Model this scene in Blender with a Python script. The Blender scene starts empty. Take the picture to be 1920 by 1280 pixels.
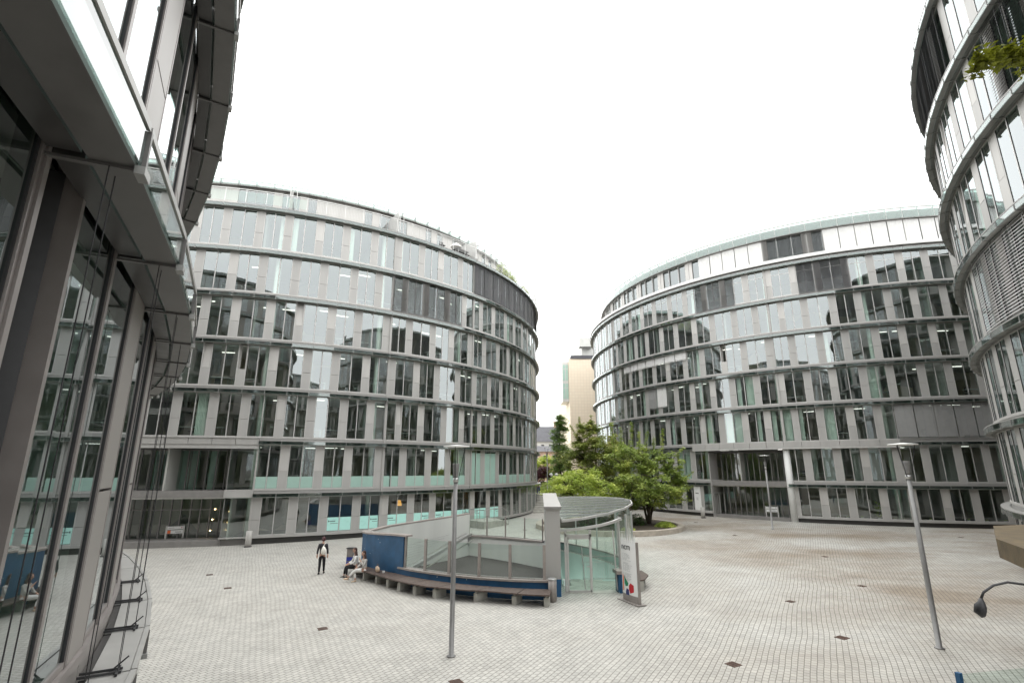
import bpy, bmesh, math, random
from mathutils import Vector, Matrix
from mathutils.geometry import tessellate_polygon
R = math.radians
sin, cos, pi = math.sin, math.cos, math.pi
random.seed(7)
sc = bpy.context.scene
C = sc.collection

# ------------------------------------------------------------------ camera
EYE = 5.0
PITCH = 14.038
cam_d = bpy.data.cameras.new('camera'); cam = bpy.data.objects.new('camera', cam_d); C.objects.link(cam)
cam_d.sensor_width = 36; cam_d.lens = 17.92; cam_d.clip_start = 0.05; cam_d.clip_end = 3000
cam.location = (0, 0, EYE); cam.rotation_euler = (R(90 + PITCH), 0, 0)
sc.camera = cam

# ------------------------------------------------------------------ sky (bright overcast), soft sun
w = bpy.data.worlds.new('World'); sc.world = w; w.use_nodes = True
nt = w.node_tree; nt.nodes.clear()
wo = nt.nodes.new('ShaderNodeOutputWorld'); bg = nt.nodes.new('ShaderNodeBackground')
sky = nt.nodes.new('ShaderNodeTexSky'); sky.sky_type = 'NISHITA'; sky.sun_disc = False
sky.sun_elevation = R(58); sky.sun_rotation = R(200)
mx = nt.nodes.new('ShaderNodeMix'); mx.data_type = 'RGBA'; mx.inputs[0].default_value = 0.93
nt.links.new(sky.outputs[0], mx.inputs[6]); mx.inputs[7].default_value = (24.2, 24.4, 24.2, 1)
nt.links.new(mx.outputs[2], bg.inputs[0]); bg.inputs[1].default_value = 0.124
nt.links.new(bg.outputs[0], wo.inputs[0])
sd = bpy.data.lights.new('sun', 'SUN'); sd.energy = 0.9; sd.angle = R(25); sd.color = (1, .97, .92)
sun = bpy.data.objects.new('sun', sd); C.objects.link(sun); sun.rotation_euler = (R(32), 0, R(160))
sc.view_settings.view_transform = 'Standard'; sc.view_settings.look = 'None'
sc.view_settings.exposure = 0.0; sc.view_settings.gamma = 1.0
sc.cycles.max_bounces = 8; sc.cycles.transparent_max_bounces = 16; sc.cycles.glossy_bounces = 4
sc.cycles.caustics_reflective = False; sc.cycles.caustics_refractive = False

# ------------------------------------------------------------------ materials
def newmat(name):
    m = bpy.data.materials.new(name); m.use_nodes = True
    n = m.node_tree; n.nodes.clear()
    return m, n, n.nodes.new('ShaderNodeOutputMaterial')
def pbr(name, col, rough=.6, metal=0, noise=0.0, scale=3.0, spec=.5, emit=None, es=0, bump=0, bscale=40, detail=6, streak=False):
    m, n, out = newmat(name)
    b = n.nodes.new('ShaderNodeBsdfPrincipled'); n.links.new(b.outputs[0], out.inputs[0])
    b.inputs['Base Color'].default_value = (*col, 1); b.inputs['Roughness'].default_value = rough
    b.inputs['Metallic'].default_value = metal; b.inputs['Specular IOR Level'].default_value = spec
    tc = n.nodes.new('ShaderNodeTexCoord')
    if noise:
        t = n.nodes.new('ShaderNodeTexNoise'); t.inputs['Scale'].default_value = scale; t.inputs['Detail'].default_value = detail
        if streak:
            mp = n.nodes.new('ShaderNodeMapping'); mp.inputs['Scale'].default_value = (1, 1, .12)
            n.links.new(tc.outputs['Object'], mp.inputs[0]); n.links.new(mp.outputs[0], t.inputs[0])
        else: n.links.new(tc.outputs['Object'], t.inputs[0])
        r = n.nodes.new('ShaderNodeMapRange'); r.inputs[1].default_value = .3; r.inputs[2].default_value = .7
        r.inputs[3].default_value = 1 - noise; r.inputs[4].default_value = 1 + noise
        n.links.new(t.outputs[0], r.inputs[0])
        mm = n.nodes.new('ShaderNodeMix'); mm.data_type = 'RGBA'; mm.blend_type = 'MULTIPLY'; mm.inputs[0].default_value = 1
        mm.inputs[6].default_value = (*col, 1); n.links.new(r.outputs[0], mm.inputs[7]); n.links.new(mm.outputs[2], b.inputs['Base Color'])
        rr = n.nodes.new('ShaderNodeMapRange'); rr.inputs[3].default_value = max(0, rough - .12); rr.inputs[4].default_value = min(1, rough + .12)
        n.links.new(t.outputs[0], rr.inputs[0]); n.links.new(rr.outputs[0], b.inputs['Roughness'])
    if bump:
        t2 = n.nodes.new('ShaderNodeTexNoise'); t2.inputs['Scale'].default_value = bscale; t2.inputs['Detail'].default_value = 4
        n.links.new(tc.outputs['Object'], t2.inputs[0])
        bp = n.nodes.new('ShaderNodeBump'); bp.inputs['Strength'].default_value = bump; bp.inputs['Distance'].default_value = .02
        n.links.new(t2.outputs[0], bp.inputs['Height']); n.links.new(bp.outputs[0], b.inputs['Normal'])
    if emit:
        b.inputs['Emission Color'].default_value = (*emit, 1); b.inputs['Emission Strength'].default_value = es
    return m
def glass(name, tint, r0=.14, gloss=(1, 1, 1), rough=0.0, wavy=.0):
    """architectural glazing: schlick reflection over tinted transmission"""
    m, n, out = newmat(name)
    lw = n.nodes.new('ShaderNodeLayerWeight'); lw.inputs[0].default_value = .5
    pw = n.nodes.new('ShaderNodeMath'); pw.operation = 'POWER'; pw.inputs[1].default_value = 4.2
    ma = n.nodes.new('ShaderNodeMath'); ma.operation = 'MULTIPLY_ADD'; ma.inputs[1].default_value = 1 - r0; ma.inputs[2].default_value = r0
    n.links.new(lw.outputs['Facing'], pw.inputs[0]); n.links.new(pw.outputs[0], ma.inputs[0])
    tr = n.nodes.new('ShaderNodeBsdfTransparent'); tr.inputs[0].default_value = (*tint, 1)
    gl = n.nodes.new('ShaderNodeBsdfGlossy'); gl.inputs[0].default_value = (*gloss, 1); gl.inputs['Roughness'].default_value = rough
    if wavy:
        tc = n.nodes.new('ShaderNodeTexCoord'); t = n.nodes.new('ShaderNodeTexNoise'); t.inputs['Scale'].default_value = .7; t.inputs['Detail'].default_value = 1
        n.links.new(tc.outputs['Object'], t.inputs[0])
        bp = n.nodes.new('ShaderNodeBump'); bp.inputs['Strength'].default_value = 1; bp.inputs['Distance'].default_value = wavy
        n.links.new(t.outputs[0], bp.inputs['Height']); n.links.new(bp.outputs[0], gl.inputs['Normal'])
    mxs = n.nodes.new('ShaderNodeMixShader'); n.links.new(ma.outputs[0], mxs.inputs[0])
    n.links.new(tr.outputs[0], mxs.inputs[1]); n.links.new(gl.outputs[0], mxs.inputs[2]); n.links.new(mxs.outputs[0], out.inputs[0])
    return m
M = {}
M['clad'] = pbr('aluminium_cladding', (.425, .415, .397), .5, .1, .07, 1.3, streak=True)
M['clad2'] = pbr('aluminium_panel_light', (.51, .495, .47), .45, .1, .06, 1.7, streak=True)
M['frame'] = pbr('window_frame_metal', (.56, .55, .53), .4, .3, .05, 4)
M['ledge'] = pbr('ledge_metal', (.24, .232, .222), .45, .35, .10, 5)
M['seal'] = pbr('rubber_seal', (.03, .03, .032), .6)
M['dark'] = pbr('dark_steel', (.045, .045, .047), .5, .3, .2, 6)
M['railm'] = pbr('ledge_rail_metal', (.36, .355, .34), .45, .3, .08, 5)
M['bronze'] = pbr('anodised_frame', (.27, .245, .235), .42, .35, .08, 5)  # darker brownish copy of the frame metal; near facade's dimness put into the colour
M['bronze2'] = pbr('anodised_panel', (.30, .28, .265), .45, .25, .08, 2, streak=True)  # darker copy of the cladding, dimness of the near facade in its colour
M['soff'] = pbr('dark_soffit_metal', (.15, .145, .14), .45, .3, .1, 5)  # darker copy of the ledge soffit, shade put into the colour
M['box2'] = pbr('blind_box_grey', (.19, .195, .185), .45, .2, .1, 5)
M['ledge2'] = pbr('ledge_metal_grey', (.31, .31, .298), .45, .3, .1, 5)
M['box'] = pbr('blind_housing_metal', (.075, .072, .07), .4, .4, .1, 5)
M['steel'] = pbr('stainless_steel', (.55, .55, .54), .32, .85, .08, 10)
M['polemetal'] = pbr('painted_pole_grey', (.27, .265, .26), .45, .3, .08, 9)
M['glass'] = glass('window_glass', (.78, .87, .82), .22, gloss=(.92, .98, .99), wavy=.0006)
M['glassC'] = glass('window_glass_near', (.56, .70, .64), .24, gloss=(.94, .98, 1), wavy=.0006)
M['lobby'] = glass('lobby_glass', (.60, .72, .66), .12, wavy=.001)
M['band'] = glass('ledge_glass', (.68, .78, .75), .11, rough=.03)
M['rail_glass'] = glass('balustrade_glass', (.80, .89, .85), .07)
M['roofglass'] = glass('canopy_glass', (.50, .66, .60), .10, rough=.12)
M['frost'] = pbr('frosted_film', (.36, .53, .46), .35, 0, .04, 2)
M['mint'] = pbr('mint_window_film', (.50, .86, .78), .3, 0, .02, 2, emit=None)
M['concrete'] = pbr('concrete', (.42, .41, .37), .85, 0, .18, 2.5, bump=.3, bscale=30)
M['render'] = pbr('white_rendered_wall', (.66, .67, .63), .8, 0, .07, .8, streak=True)
M['blue'] = None
M['white'] = pbr('white_paint', (.78, .78, .76), .5, 0, .03, 3)
M['column'] = pbr('interior_column_white', (.74, .80, .74), .6, 0, .02, 3)
M['floor_in'] = pbr('office_floor', (.22, .21, .20), .7, 0, .1, 3)
M['ceil'] = pbr('office_ceiling', (.72, .72, .69), .8, 0, .04, 1)
M['inwall'] = None
M['part'] = pbr('office_partition', (.46, .46, .43), .8, 0, .08, .6)
M['curtain'] = pbr('white_curtain', (.74, .82, .76), .9, 0, .05, 3)
M['blind_w'] = pbr('white_blind_slats', (.80, .79, .77), .5, .1, .04, 3)
M['blind_g'] = pbr('grey_blind_slats', (.40, .395, .385), .4, .4, .05, 3)
M['blind_l'] = pbr('light_grey_slats', (.62, .61, .6), .4, .2, .05, 3)
M['blind_d'] = pbr('dark_blind_slats', (.135, .135, .14), .5, .2, .06, 3)
M['light'] = pbr('ceiling_tube', (1, 1, 1), .5, emit=(1, .97, .9), es=2.6)
M['wood'] = pbr('weathered_bench_wood', (.10, .072, .060), .7, 0, .35, 7, bump=.3, bscale=60)
M['plinth'] = pbr('dark_plinth', (.05, .048, .045), .6, 0, .15, 3)
M['coping'] = pbr('metal_coping', (.36, .32, .295), .45, .3, .1, 5)
M['soil'] = pbr('soil', (.055, .042, .03), .95, 0, .4, 6, bump=.6, bscale=15)
M['curb'] = pbr('planter_stone', (.44, .39, .33), .8, 0, .15, 3, bump=.2)
M['ramp'] = pbr('ramp_floor', (.035, .031, .028), .75, 0, .2, 3, bump=.2)
M['teal'] = pbr('stairwell_wall', (.45, .56, .52), .7, 0, .06, 1)
M['capm'] = pbr('zinc_cap', (.30, .29, .275), .5, .2, .15, 2)
M['bin'] = pbr('bin_metal', (.32, .29, .27), .45, .3, .1, 8)
M['rust'] = pbr('rusty_iron', (.11, .066, .05), .8, .2, .3, 20)
M['brown'] = pbr('stained_concrete', (.105, .078, .042), .85, 0, .3, 3, bump=.4, bscale=25)
M['black'] = pbr('black_cloth', (.012, .012, .014), .85, 0, .2, 10)
M['leather'] = pbr('black_jacket', (.022, .02, .026), .5, 0, .2, 10)
M['skin'] = pbr('skin', (.52, .31, .23), .55, 0, .05, 20)
M['hairb'] = pbr('brown_hair', (.045, .018, .012), .6, 0, .3, 30)
M['hairr'] = pbr('dark_red_hair', (.06, .010, .012), .5, 0, .3, 30)
M['cloth_w'] = pbr('white_cloth', (.78, .77, .74), .85, 0, .06, 12)
M['cloth_g'] = pbr('grey_white_top', (.50, .48, .45), .85, 0, .15, 12)
M['bag_w'] = pbr('white_bag', (.80, .77, .70), .6, 0, .06, 12)
M['bag_b'] = pbr('cream_bag', (.60, .46, .33), .6, 0, .12, 12)
M['blue_p'] = pbr('blue_plastic', (.02, .04, .30), .5)
M['orange'] = pbr('orange_paint', (.80, .17, .06), .5)
M['green_p'] = pbr('green_paint', (.01, .22, .10), .5)
M['red_p'] = pbr('red_paint', (.50, .01, .02), .5)
M['navy_p'] = pbr('navy_paint', (.02, .03, .14), .5)
M['ink'] = pbr('black_ink', (.015, .015, .02), .5)
M['greytext'] = pbr('grey_print', (.35, .37, .36), .6)
M['bulb'] = pbr('warm_bulb', (1, .8, .5), .5, emit=(1, .72, .35), es=14)
M['shade'] = pbr('lit_lamp_shade', (.9, .45, .12), .6, emit=(1, .48, .12), es=1.1)
M['bark'] = pbr('bark', (.075, .058, .042), .9, 0, .35, 12, bump=.6, bscale=30)
M['sandstone'] = None
M['roof_t'] = pbr('slate_roof', (.10, .10, .11), .8, 0, .2, 2)
M['housewall'] = pbr('rendered_house', (.42, .30, .24), .8, 0, .15, 1)
M['hwhite'] = pbr('house_white', (.6, .6, .57), .8, 0, .1, 1)

def tex_mat(name, build):
    m, n, out = newmat(name)
    b = n.nodes.new('ShaderNodeBsdfPrincipled'); n.links.new(b.outputs[0], out.inputs[0])
    build(n, b); return m
def N(n, t, **k):
    x = n.nodes.new(t)
    for a, v in k.items(): setattr(x, a, v)
    return x
# interior wall: rooms of different tone
def _iw(n, b):
    tc = N(n, 'ShaderNodeTexCoord'); mp = N(n, 'ShaderNodeMapping'); mp.inputs['Scale'].default_value = (.32, .32, .277)
    v = N(n, 'ShaderNodeTexVoronoi'); v.inputs['Scale'].default_value = 1.0
    n.links.new(tc.outputs['Object'], mp.inputs[0]); n.links.new(mp.outputs[0], v.inputs[0])
    cr = N(n, 'ShaderNodeValToRGB'); n.links.new(v.outputs['Color'], cr.inputs[0])
    e = cr.color_ramp; e.elements[0].color = (.30, .30, .27, 1); e.elements[0].position = .2; e.elements[1].color = (.66, .60, .46, 1); e.elements[1].position = .8
    x = e.elements.new(.5); x.color = (.46, .43, .34, 1)
    n.links.new(cr.outputs[0], b.inputs['Base Color']); b.inputs['Roughness'].default_value = .8
M['inwall'] = tex_mat('office_back_wall', _iw)
# blue wall with chips and panel seams
def _blue(n, b):
    tc = N(n, 'ShaderNodeTexCoord'); v = N(n, 'ShaderNodeTexVoronoi'); v.inputs['Scale'].default_value = 2.3
    no = N(n, 'ShaderNodeTexNoise'); no.inputs['Scale'].default_value = 9; no.inputs['Detail'].default_value = 3
    n.links.new(tc.outputs['Object'], no.inputs[0])
    ad = N(n, 'ShaderNodeMix'); ad.data_type = 'VECTOR'; ad.inputs[0].default_value = .12
    n.links.new(tc.outputs['Object'], ad.inputs[4]); n.links.new(no.outputs['Color'], ad.inputs[5]); n.links.new(ad.outputs[1], v.inputs[0])
    lt = N(n, 'ShaderNodeMath', operation='LESS_THAN'); lt.inputs[1].default_value = .055; n.links.new(v.outputs['Distance'], lt.inputs[0])
    n2 = N(n, 'ShaderNodeTexNoise'); n2.inputs['Scale'].default_value = 2.1; n.links.new(tc.outputs['Object'], n2.inputs[0])
    mr = N(n, 'ShaderNodeMapRange'); mr.inputs[1].default_value = .3; mr.inputs[2].default_value = .7; mr.inputs[3].default_value = .85; mr.inputs[4].default_value = 1.2
    n.links.new(n2.outputs[0], mr.inputs[0])
    m1 = N(n, 'ShaderNodeMix'); m1.data_type = 'RGBA'; m1.blend_type = 'MULTIPLY'; m1.inputs[0].default_value = 1; m1.inputs[6].default_value = (.016, .085, .185, 1)
    n.links.new(mr.outputs[0], m1.inputs[7])
    m2 = N(n, 'ShaderNodeMix'); m2.data_type = 'RGBA'; m2.inputs[7].default_value = (.42, .52, .56, 1)
    n.links.new(lt.outputs[0], m2.inputs[0]); n.links.new(m1.outputs[2], m2.inputs[6]); n.links.new(m2.outputs[2], b.inputs['Base Color']); b.inputs['Roughness'].default_value = .55
M['blue'] = tex_mat('chipped_blue_paint', _blue)
# sandstone tiles
def _sand(n, b):
    tc = N(n, 'ShaderNodeTexCoord'); mp = N(n, 'ShaderNodeMapping'); mp.inputs['Rotation'].default_value = (R(90), 0, 0)
    br = N(n, 'ShaderNodeTexBrick'); br.offset = 0; br.inputs['Scale'].default_value = 1; br.inputs['Brick Width'].default_value = .62; br.inputs['Row Height'].default_value = .62
    br.inputs['Mortar Size'].default_value = .03; br.inputs['Color1'].default_value = (.88, .76, .60, 1); br.inputs['Color2'].default_value = (.86, .73, .57, 1); br.inputs['Mortar'].default_value = (.78, .66, .52, 1)
    n.links.new(tc.outputs['Object'], mp.inputs[0]); n.links.new(mp.outputs[0], br.inputs[0]); n.links.new(br.outputs[0], b.inputs['Base Color']); b.inputs['Roughness'].default_value = .7
M['sandstone'] = tex_mat('sandstone_tiles', _sand)
# paving setts
def _pave(n, b):
    tc = N(n, 'ShaderNodeTexCoord')
    nw = N(n, 'ShaderNodeTexNoise'); nw.inputs['Scale'].default_value = .23; nw.inputs['Detail'].default_value = 2
    n.links.new(tc.outputs['Object'], nw.inputs[0])
    sb = N(n, 'ShaderNodeVectorMath', operation='SUBTRACT'); sb.inputs[1].default_value = (.5, .5, .5); n.links.new(nw.outputs['Color'], sb.inputs[0])
    sl = N(n, 'ShaderNodeVectorMath', operation='SCALE'); sl.inputs['Scale'].default_value = .30; n.links.new(sb.outputs[0], sl.inputs[0])
    ad = N(n, 'ShaderNodeVectorMath', operation='ADD'); n.links.new(tc.outputs['Object'], ad.inputs[0]); n.links.new(sl.outputs[0], ad.inputs[1])
    mp = N(n, 'ShaderNodeMapping'); mp.inputs['Rotation'].default_value = (0, 0, R(-60)); n.links.new(ad.outputs[0], mp.inputs[0])
    br = N(n, 'ShaderNodeTexBrick'); br.offset = .5; br.inputs['Scale'].default_value = 1
    br.inputs['Brick Width'].default_value = .20; br.inputs['Row Height'].default_value = .150; br.inputs['Mortar Size'].default_value = .0105; br.inputs['Mortar Smooth'].default_value = .3
    br.inputs['Bias'].default_value = 0
    br.inputs['Color1'].default_value = (.49, .478, .44, 1); br.inputs['Color2'].default_value = (.41, .40, .37, 1); br.inputs['Mortar'].default_value = (.19, .178, .158, 1)
    n.links.new(mp.outputs[0], br.inputs[0])
    # stains
    st = N(n, 'ShaderNodeTexNoise'); st.inputs['Scale'].default_value = .085; st.inputs['Detail'].default_value = 7; st.inputs['Roughness'].default_value = .62
    mp2 = N(n, 'ShaderNodeMapping'); mp2.inputs['Rotation'].default_value = (0, 0, R(25)); mp2.inputs['Scale'].default_value = (.8, 1.25, 1); mp2.inputs['Location'].default_value = (3.1, 1.7, 0)
    n.links.new(tc.outputs['Object'], mp2.inputs[0]); n.links.new(mp2.outputs[0], st.inputs[0])
    sx = N(n, 'ShaderNodeSeparateXYZ'); n.links.new(tc.outputs['Object'], sx.inputs[0])
    gx = N(n, 'ShaderNodeMapRange'); gx.inputs[1].default_value = 4; gx.inputs[2].default_value = 16; gx.inputs[3].default_value = .18; gx.inputs[4].default_value = .95
    n.links.new(sx.outputs[0], gx.inputs[0])
    r1 = N(n, 'ShaderNodeMapRange'); r1.inputs[1].default_value = .40; r1.inputs[2].default_value = .60; n.links.new(st.outputs[0], r1.inputs[0])
    mu = N(n, 'ShaderNodeMath', operation='MULTIPLY'); n.links.new(gx.outputs[0], mu.inputs[0]); n.links.new(r1.outputs[0], mu.inputs[1])
    m1 = N(n, 'ShaderNodeMix'); m1.data_type = 'RGBA'; m1.blend_type = 'MULTIPLY'; m1.inputs[7].default_value = (.56, .47, .385, 1)
    n.links.new(mu.outputs[0], m1.inputs[0]); n.links.new(br.outputs[0], m1.inputs[6])
    # fine dirt
    fd = N(n, 'ShaderNodeTexNoise'); fd.inputs['Scale'].default_value = .9; fd.inputs['Detail'].default_value = 9; fd.inputs['Roughness'].default_value = .7
    n.links.new(tc.outputs['Object'], fd.inputs[0])
    r2 = N(n, 'ShaderNodeMapRange'); r2.inputs[1].default_value = .3; r2.inputs[2].default_value = .7; r2.inputs[3].default_value = .86; r2.inputs[4].default_value = 1.1
    n.links.new(fd.outputs[0], r2.inputs[0])
    m2 = N(n, 'ShaderNodeMix'); m2.data_type = 'RGBA'; m2.blend_type = 'MULTIPLY'; m2.inputs[0].default_value = 1
    n.links.new(m1.outputs[2], m2.inputs[6]); n.links.new(r2.outputs[0], m2.inputs[7]); n.links.new(m2.outputs[2], b.inputs['Base Color'])
    b.inputs['Roughness'].default_value = .75
    bp = N(n, 'ShaderNodeBump'); bp.invert = True; bp.inputs['Strength'].default_value = .6; bp.inputs['Distance'].default_value = .012
    n.links.new(br.outputs['Fac'], bp.inputs['Height']); n.links.new(bp.outputs[0], b.inputs['Normal'])
M['pave'] = tex_mat('granite_setts', _pave)
def leafmat(name, c1, c2, c3, sc_=.8):
    m, n, out = newmat(name)
    tc = N(n, 'ShaderNodeTexCoord'); no = N(n, 'ShaderNodeTexNoise'); no.inputs['Scale'].default_value = sc_; no.inputs['Detail'].default_value = 5; no.inputs['Roughness'].default_value = .75
    n.links.new(tc.outputs['Object'], no.inputs[0])
    cr = N(n, 'ShaderNodeValToRGB'); e = cr.color_ramp; e.elements[0].position = .32; e.elements[0].color = (*c1, 1); e.elements[1].position = .68; e.elements[1].color = (*c3, 1)
    x = e.elements.new(.5); x.color = (*c2, 1); n.links.new(no.outputs[0], cr.inputs[0])
    d = N(n, 'ShaderNodeBsdfPrincipled'); d.inputs['Roughness'].default_value = .5; n.links.new(cr.outputs[0], d.inputs['Base Color'])
    t = N(n, 'ShaderNodeBsdfTranslucent'); n.links.new(cr.outputs[0], t.inputs[0])
    ms = N(n, 'ShaderNodeMixShader'); ms.inputs[0].default_value = .35
    n.links.new(d.outputs[0], ms.inputs[1]); n.links.new(t.outputs[0], ms.inputs[2]); n.links.new(ms.outputs[0], out.inputs[0])
    return m
M['leaf_mid'] = leafmat('maple_leaves', (0.169, 0.243, 0.058), (0.335, 0.429, 0.105), (0.608, 0.634, 0.163))
M['leaf_dark'] = leafmat('dark_leaves', (0.142, 0.200, 0.047), (0.282, 0.341, 0.081), (0.539, 0.503, 0.140))
M['leaf_light'] = leafmat('light_leaves', (0.233, 0.340, 0.064), (0.446, 0.544, 0.105), (0.750, 0.782, 0.212))
M['leaf_col'] = leafmat('columnar_leaves', (.16, .27, .07), (.27, .40, .11), (.40, .54, .17), 1.5)
M['leaf_red'] = leafmat('copper_leaves', (.05, .012, .018), (.09, .025, .03), (.14, .05, .05))
M['leaf_bush'] = leafmat('bush_leaves', (.03, .08, .015), (.06, .13, .03), (.11, .20, .05))
M['leaf_near'] = leafmat('near_leaves', (.09, .10, .01), (.19, .21, .015), (.33, .36, .04), 6)
M['leaf_gold'] = leafmat('golden_leaves', (.25, .12, .02), (.45, .25, .03), (.6, .38, .06), 3)  # leaf colour stands in for warm lights between the stems
M['grass'] = pbr('grass', (.16, .27, .06), .9, 0, .3, 3)

# ------------------------------------------------------------------ helpers
def gz(x, y): return .0054 * x + .0104 * y - .352
class MB:
    def __init__(s): s.v = []; s.f = []; s.m = []
    def quad(s, a, b, c, d, m=0):
        i = len(s.v); s.v += [tuple(a), tuple(b), tuple(c), tuple(d)]; s.f.append((i, i + 1, i + 2, i + 3)); s.m.append(m)
    def poly(s, pts, m=0):
        i = len(s.v); s.v += [tuple(p) for p in pts]; s.f.append(tuple(range(i, i + len(pts)))); s.m.append(m)
    def hexa(s, P, m=0):
        """P: 8 points, bottom 0-3 ccw, top 4-7"""
        i = len(s.v); s.v += [tuple(p) for p in P]
        for f in ((3, 2, 1, 0), (4, 5, 6, 7), (0, 1, 5, 4), (1, 2, 6, 5), (2, 3, 7, 6), (3, 0, 4, 7)):
            s.f.append(tuple(i + k for k in f)); s.m.append(m)
    def box(s, x0, x1, y0, y1, z0, z1, m=0):
        s.hexa([(x0, y0, z0), (x1, y0, z0), (x1, y1, z0), (x0, y1, z0), (x0, y0, z1), (x1, y0, z1), (x1, y1, z1), (x0, y1, z1)], m)
    def obox(s, c, sx, sy, z0, z1, a=0, m=0):
        ca, sa = cos(a), sin(a); P = []
        for z in (z0, z1):
            for u, v in ((-1, -1), (1, -1), (1, 1), (-1, 1)):
                x = u * sx / 2; y = v * sy / 2; P.append((c[0] + x * ca - y * sa, c[1] + x * sa + y * ca, z))
        s.hexa(P, m)
    def pbox(s, c, t0, t1, r0, r1, z0, z1, m=0):
        """polar box, t in degrees, r0 inner, r1 outer"""
        P = []
        for z in (z0, z1):
            for r, t in ((r1, t0), (r1, t1), (r0, t1), (r0, t0)):
                P.append((c[0] + r * cos(R(t)), c[1] + r * sin(R(t)), z))
        s.hexa(P, m)
    def beam(s, a, b, w_, h_, m=0):
        a = Vector(a); b = Vector(b); d = (b - a)
        if d.length < 1e-6: return
        d.normalize(); up = Vector((0, 0, 1)) if abs(d.z) < .95 else Vector((1, 0, 0))
        sx = d.cross(up).normalized(); uy = sx.cross(d)
        P = [p + sx * u * w_ / 2 + uy * v * h_ / 2 for p in (a, b) for u, v in ((-1, -1), (1, -1), (1, 1), (-1, 1))]
        s.hexa(P, m)
    def tube(s, pts, rad, n=8, m=0, caps=True):
        pts = [Vector(p) for p in pts]
        if not hasattr(rad, '__len__'): rad = [rad] * len(pts)
        base = len(s.v); prev = None
        for k, p in enumerate(pts):
            d = (pts[min(k + 1, len(pts) - 1)] - pts[max(k - 1, 0)]).normalized()
            if prev is None:
                up = Vector((0, 0, 1)) if abs(d.z) < .9 else Vector((1, 0, 0)); a = d.cross(up).normalized()
            else:
                a = (prev - d * prev.dot(d)).normalized()
            prev = a; b = d.cross(a)
            for j in range(n):
                t = 2 * pi * j / n; s.v.append(tuple(p + (a * cos(t) + b * sin(t)) * rad[k]))
        for k in range(len(pts) - 1):
            for j in range(n):
                q = base + k * n; s.f.append((q + j, q + (j + 1) % n, q + n + (j + 1) % n, q + n + j)); s.m.append(m)
        if caps:
            s.f.append(tuple(base + j for j in reversed(range(n)))); s.m.append(m)
            q = base + (len(pts) - 1) * n; s.f.append(tuple(q + j for j in range(n))); s.m.append(m)
    def lathe(s, c, prof, n=24, m=0):
        """prof list of (r,z)"""
        s.tube([(c[0], c[1], c[2] + z) for r, z in prof], [max(r, .0005) for r, z in prof], n, m)
    def build(s, name, mat, parent=None, smooth=False, loc=None):
        me = bpy.data.meshes.new(name)
        if loc is not None:
            L = Vector(loc); s.v = [tuple(Vector(p) - L) for p in s.v]
        me.from_pydata(s.v, [], s.f)
        mats = mat if isinstance(mat, (list, tuple)) else [mat]
        for x in mats: me.materials.append(x)
        if len(mats) > 1: me.polygons.foreach_set('material_index', s.m)
        if smooth: me.polygons.foreach_set('use_smooth', [True] * len(me.polygons))
        me.update(); me.validate()
        o = bpy.data.objects.new(name, me); C.objects.link(o)
        if loc is not None: o.location = loc
        if parent: o.parent = parent
        return o
def tag(o, label, cat, group=None, kind=None):
    if label: o['label'] = label
    if cat: o['category'] = cat
    if group: o['group'] = group
    if kind: o['kind'] = kind
    return o
def thing(name, loc, label, cat, group=None, rz=0):
    o = bpy.data.objects.new(name, None); C.objects.link(o); o.location = loc; o.rotation_euler = (0, 0, rz)
    o.empty_display_size = .3
    return tag(o, label, cat, group)
def struct(o): o['kind'] = 'structure'; return o
def copy_tree(o, loc, rz=None, label=None, group=None):
    r = o.copy(); C.objects.link(r); r.location = loc
    if rz is not None: r.rotation_euler = (0, 0, rz)
    if label: r['label'] = label
    if group: r['group'] = group
    for ch in o.children:
        c = ch.copy(); C.objects.link(c); c.parent = r
        for g in ch.children:
            d = g.copy(); C.objects.link(d); d.parent = c
    return r
def text(name, body, size, mat, parent, loc, rot, extr=.002):
    cu = bpy.data.curves.new(name, 'FONT'); cu.body = body; cu.size = size; cu.extrude = extr; cu.align_x = 'CENTER'; cu.align_y = 'CENTER'
    t_ = bpy.data.objects.new('t', cu); me = bpy.data.meshes.new_from_object(t_); me.name = name; me.materials.clear(); me.materials.append(mat)
    bpy.data.objects.remove(t_); bpy.data.curves.remove(cu)
    o = bpy.data.objects.new(name, me); C.objects.link(o); o.parent = parent; o.location = loc; o.rotation_euler = rot
    return o
def pol(c, t, r, z): return Vector((c[0] + r * cos(R(t)), c[1] + r * sin(R(t)), z))
CAMV = Vector((0, 0, EYE)); PI_ = R(PITCH)
def screen(p):
    x, y, z = p[0], p[1], p[2] - EYE
    fw = y * cos(PI_) + z * sin(PI_); up = -y * sin(PI_) + z * cos(PI_)
    if fw < .1: return None
    return (x / fw, up / fw, fw)
MOD = 360 / 135.0
BASE = [('P', 'W'), ('W', 'P'), ('W', 'W')]
NOEMPTY = None

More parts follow.
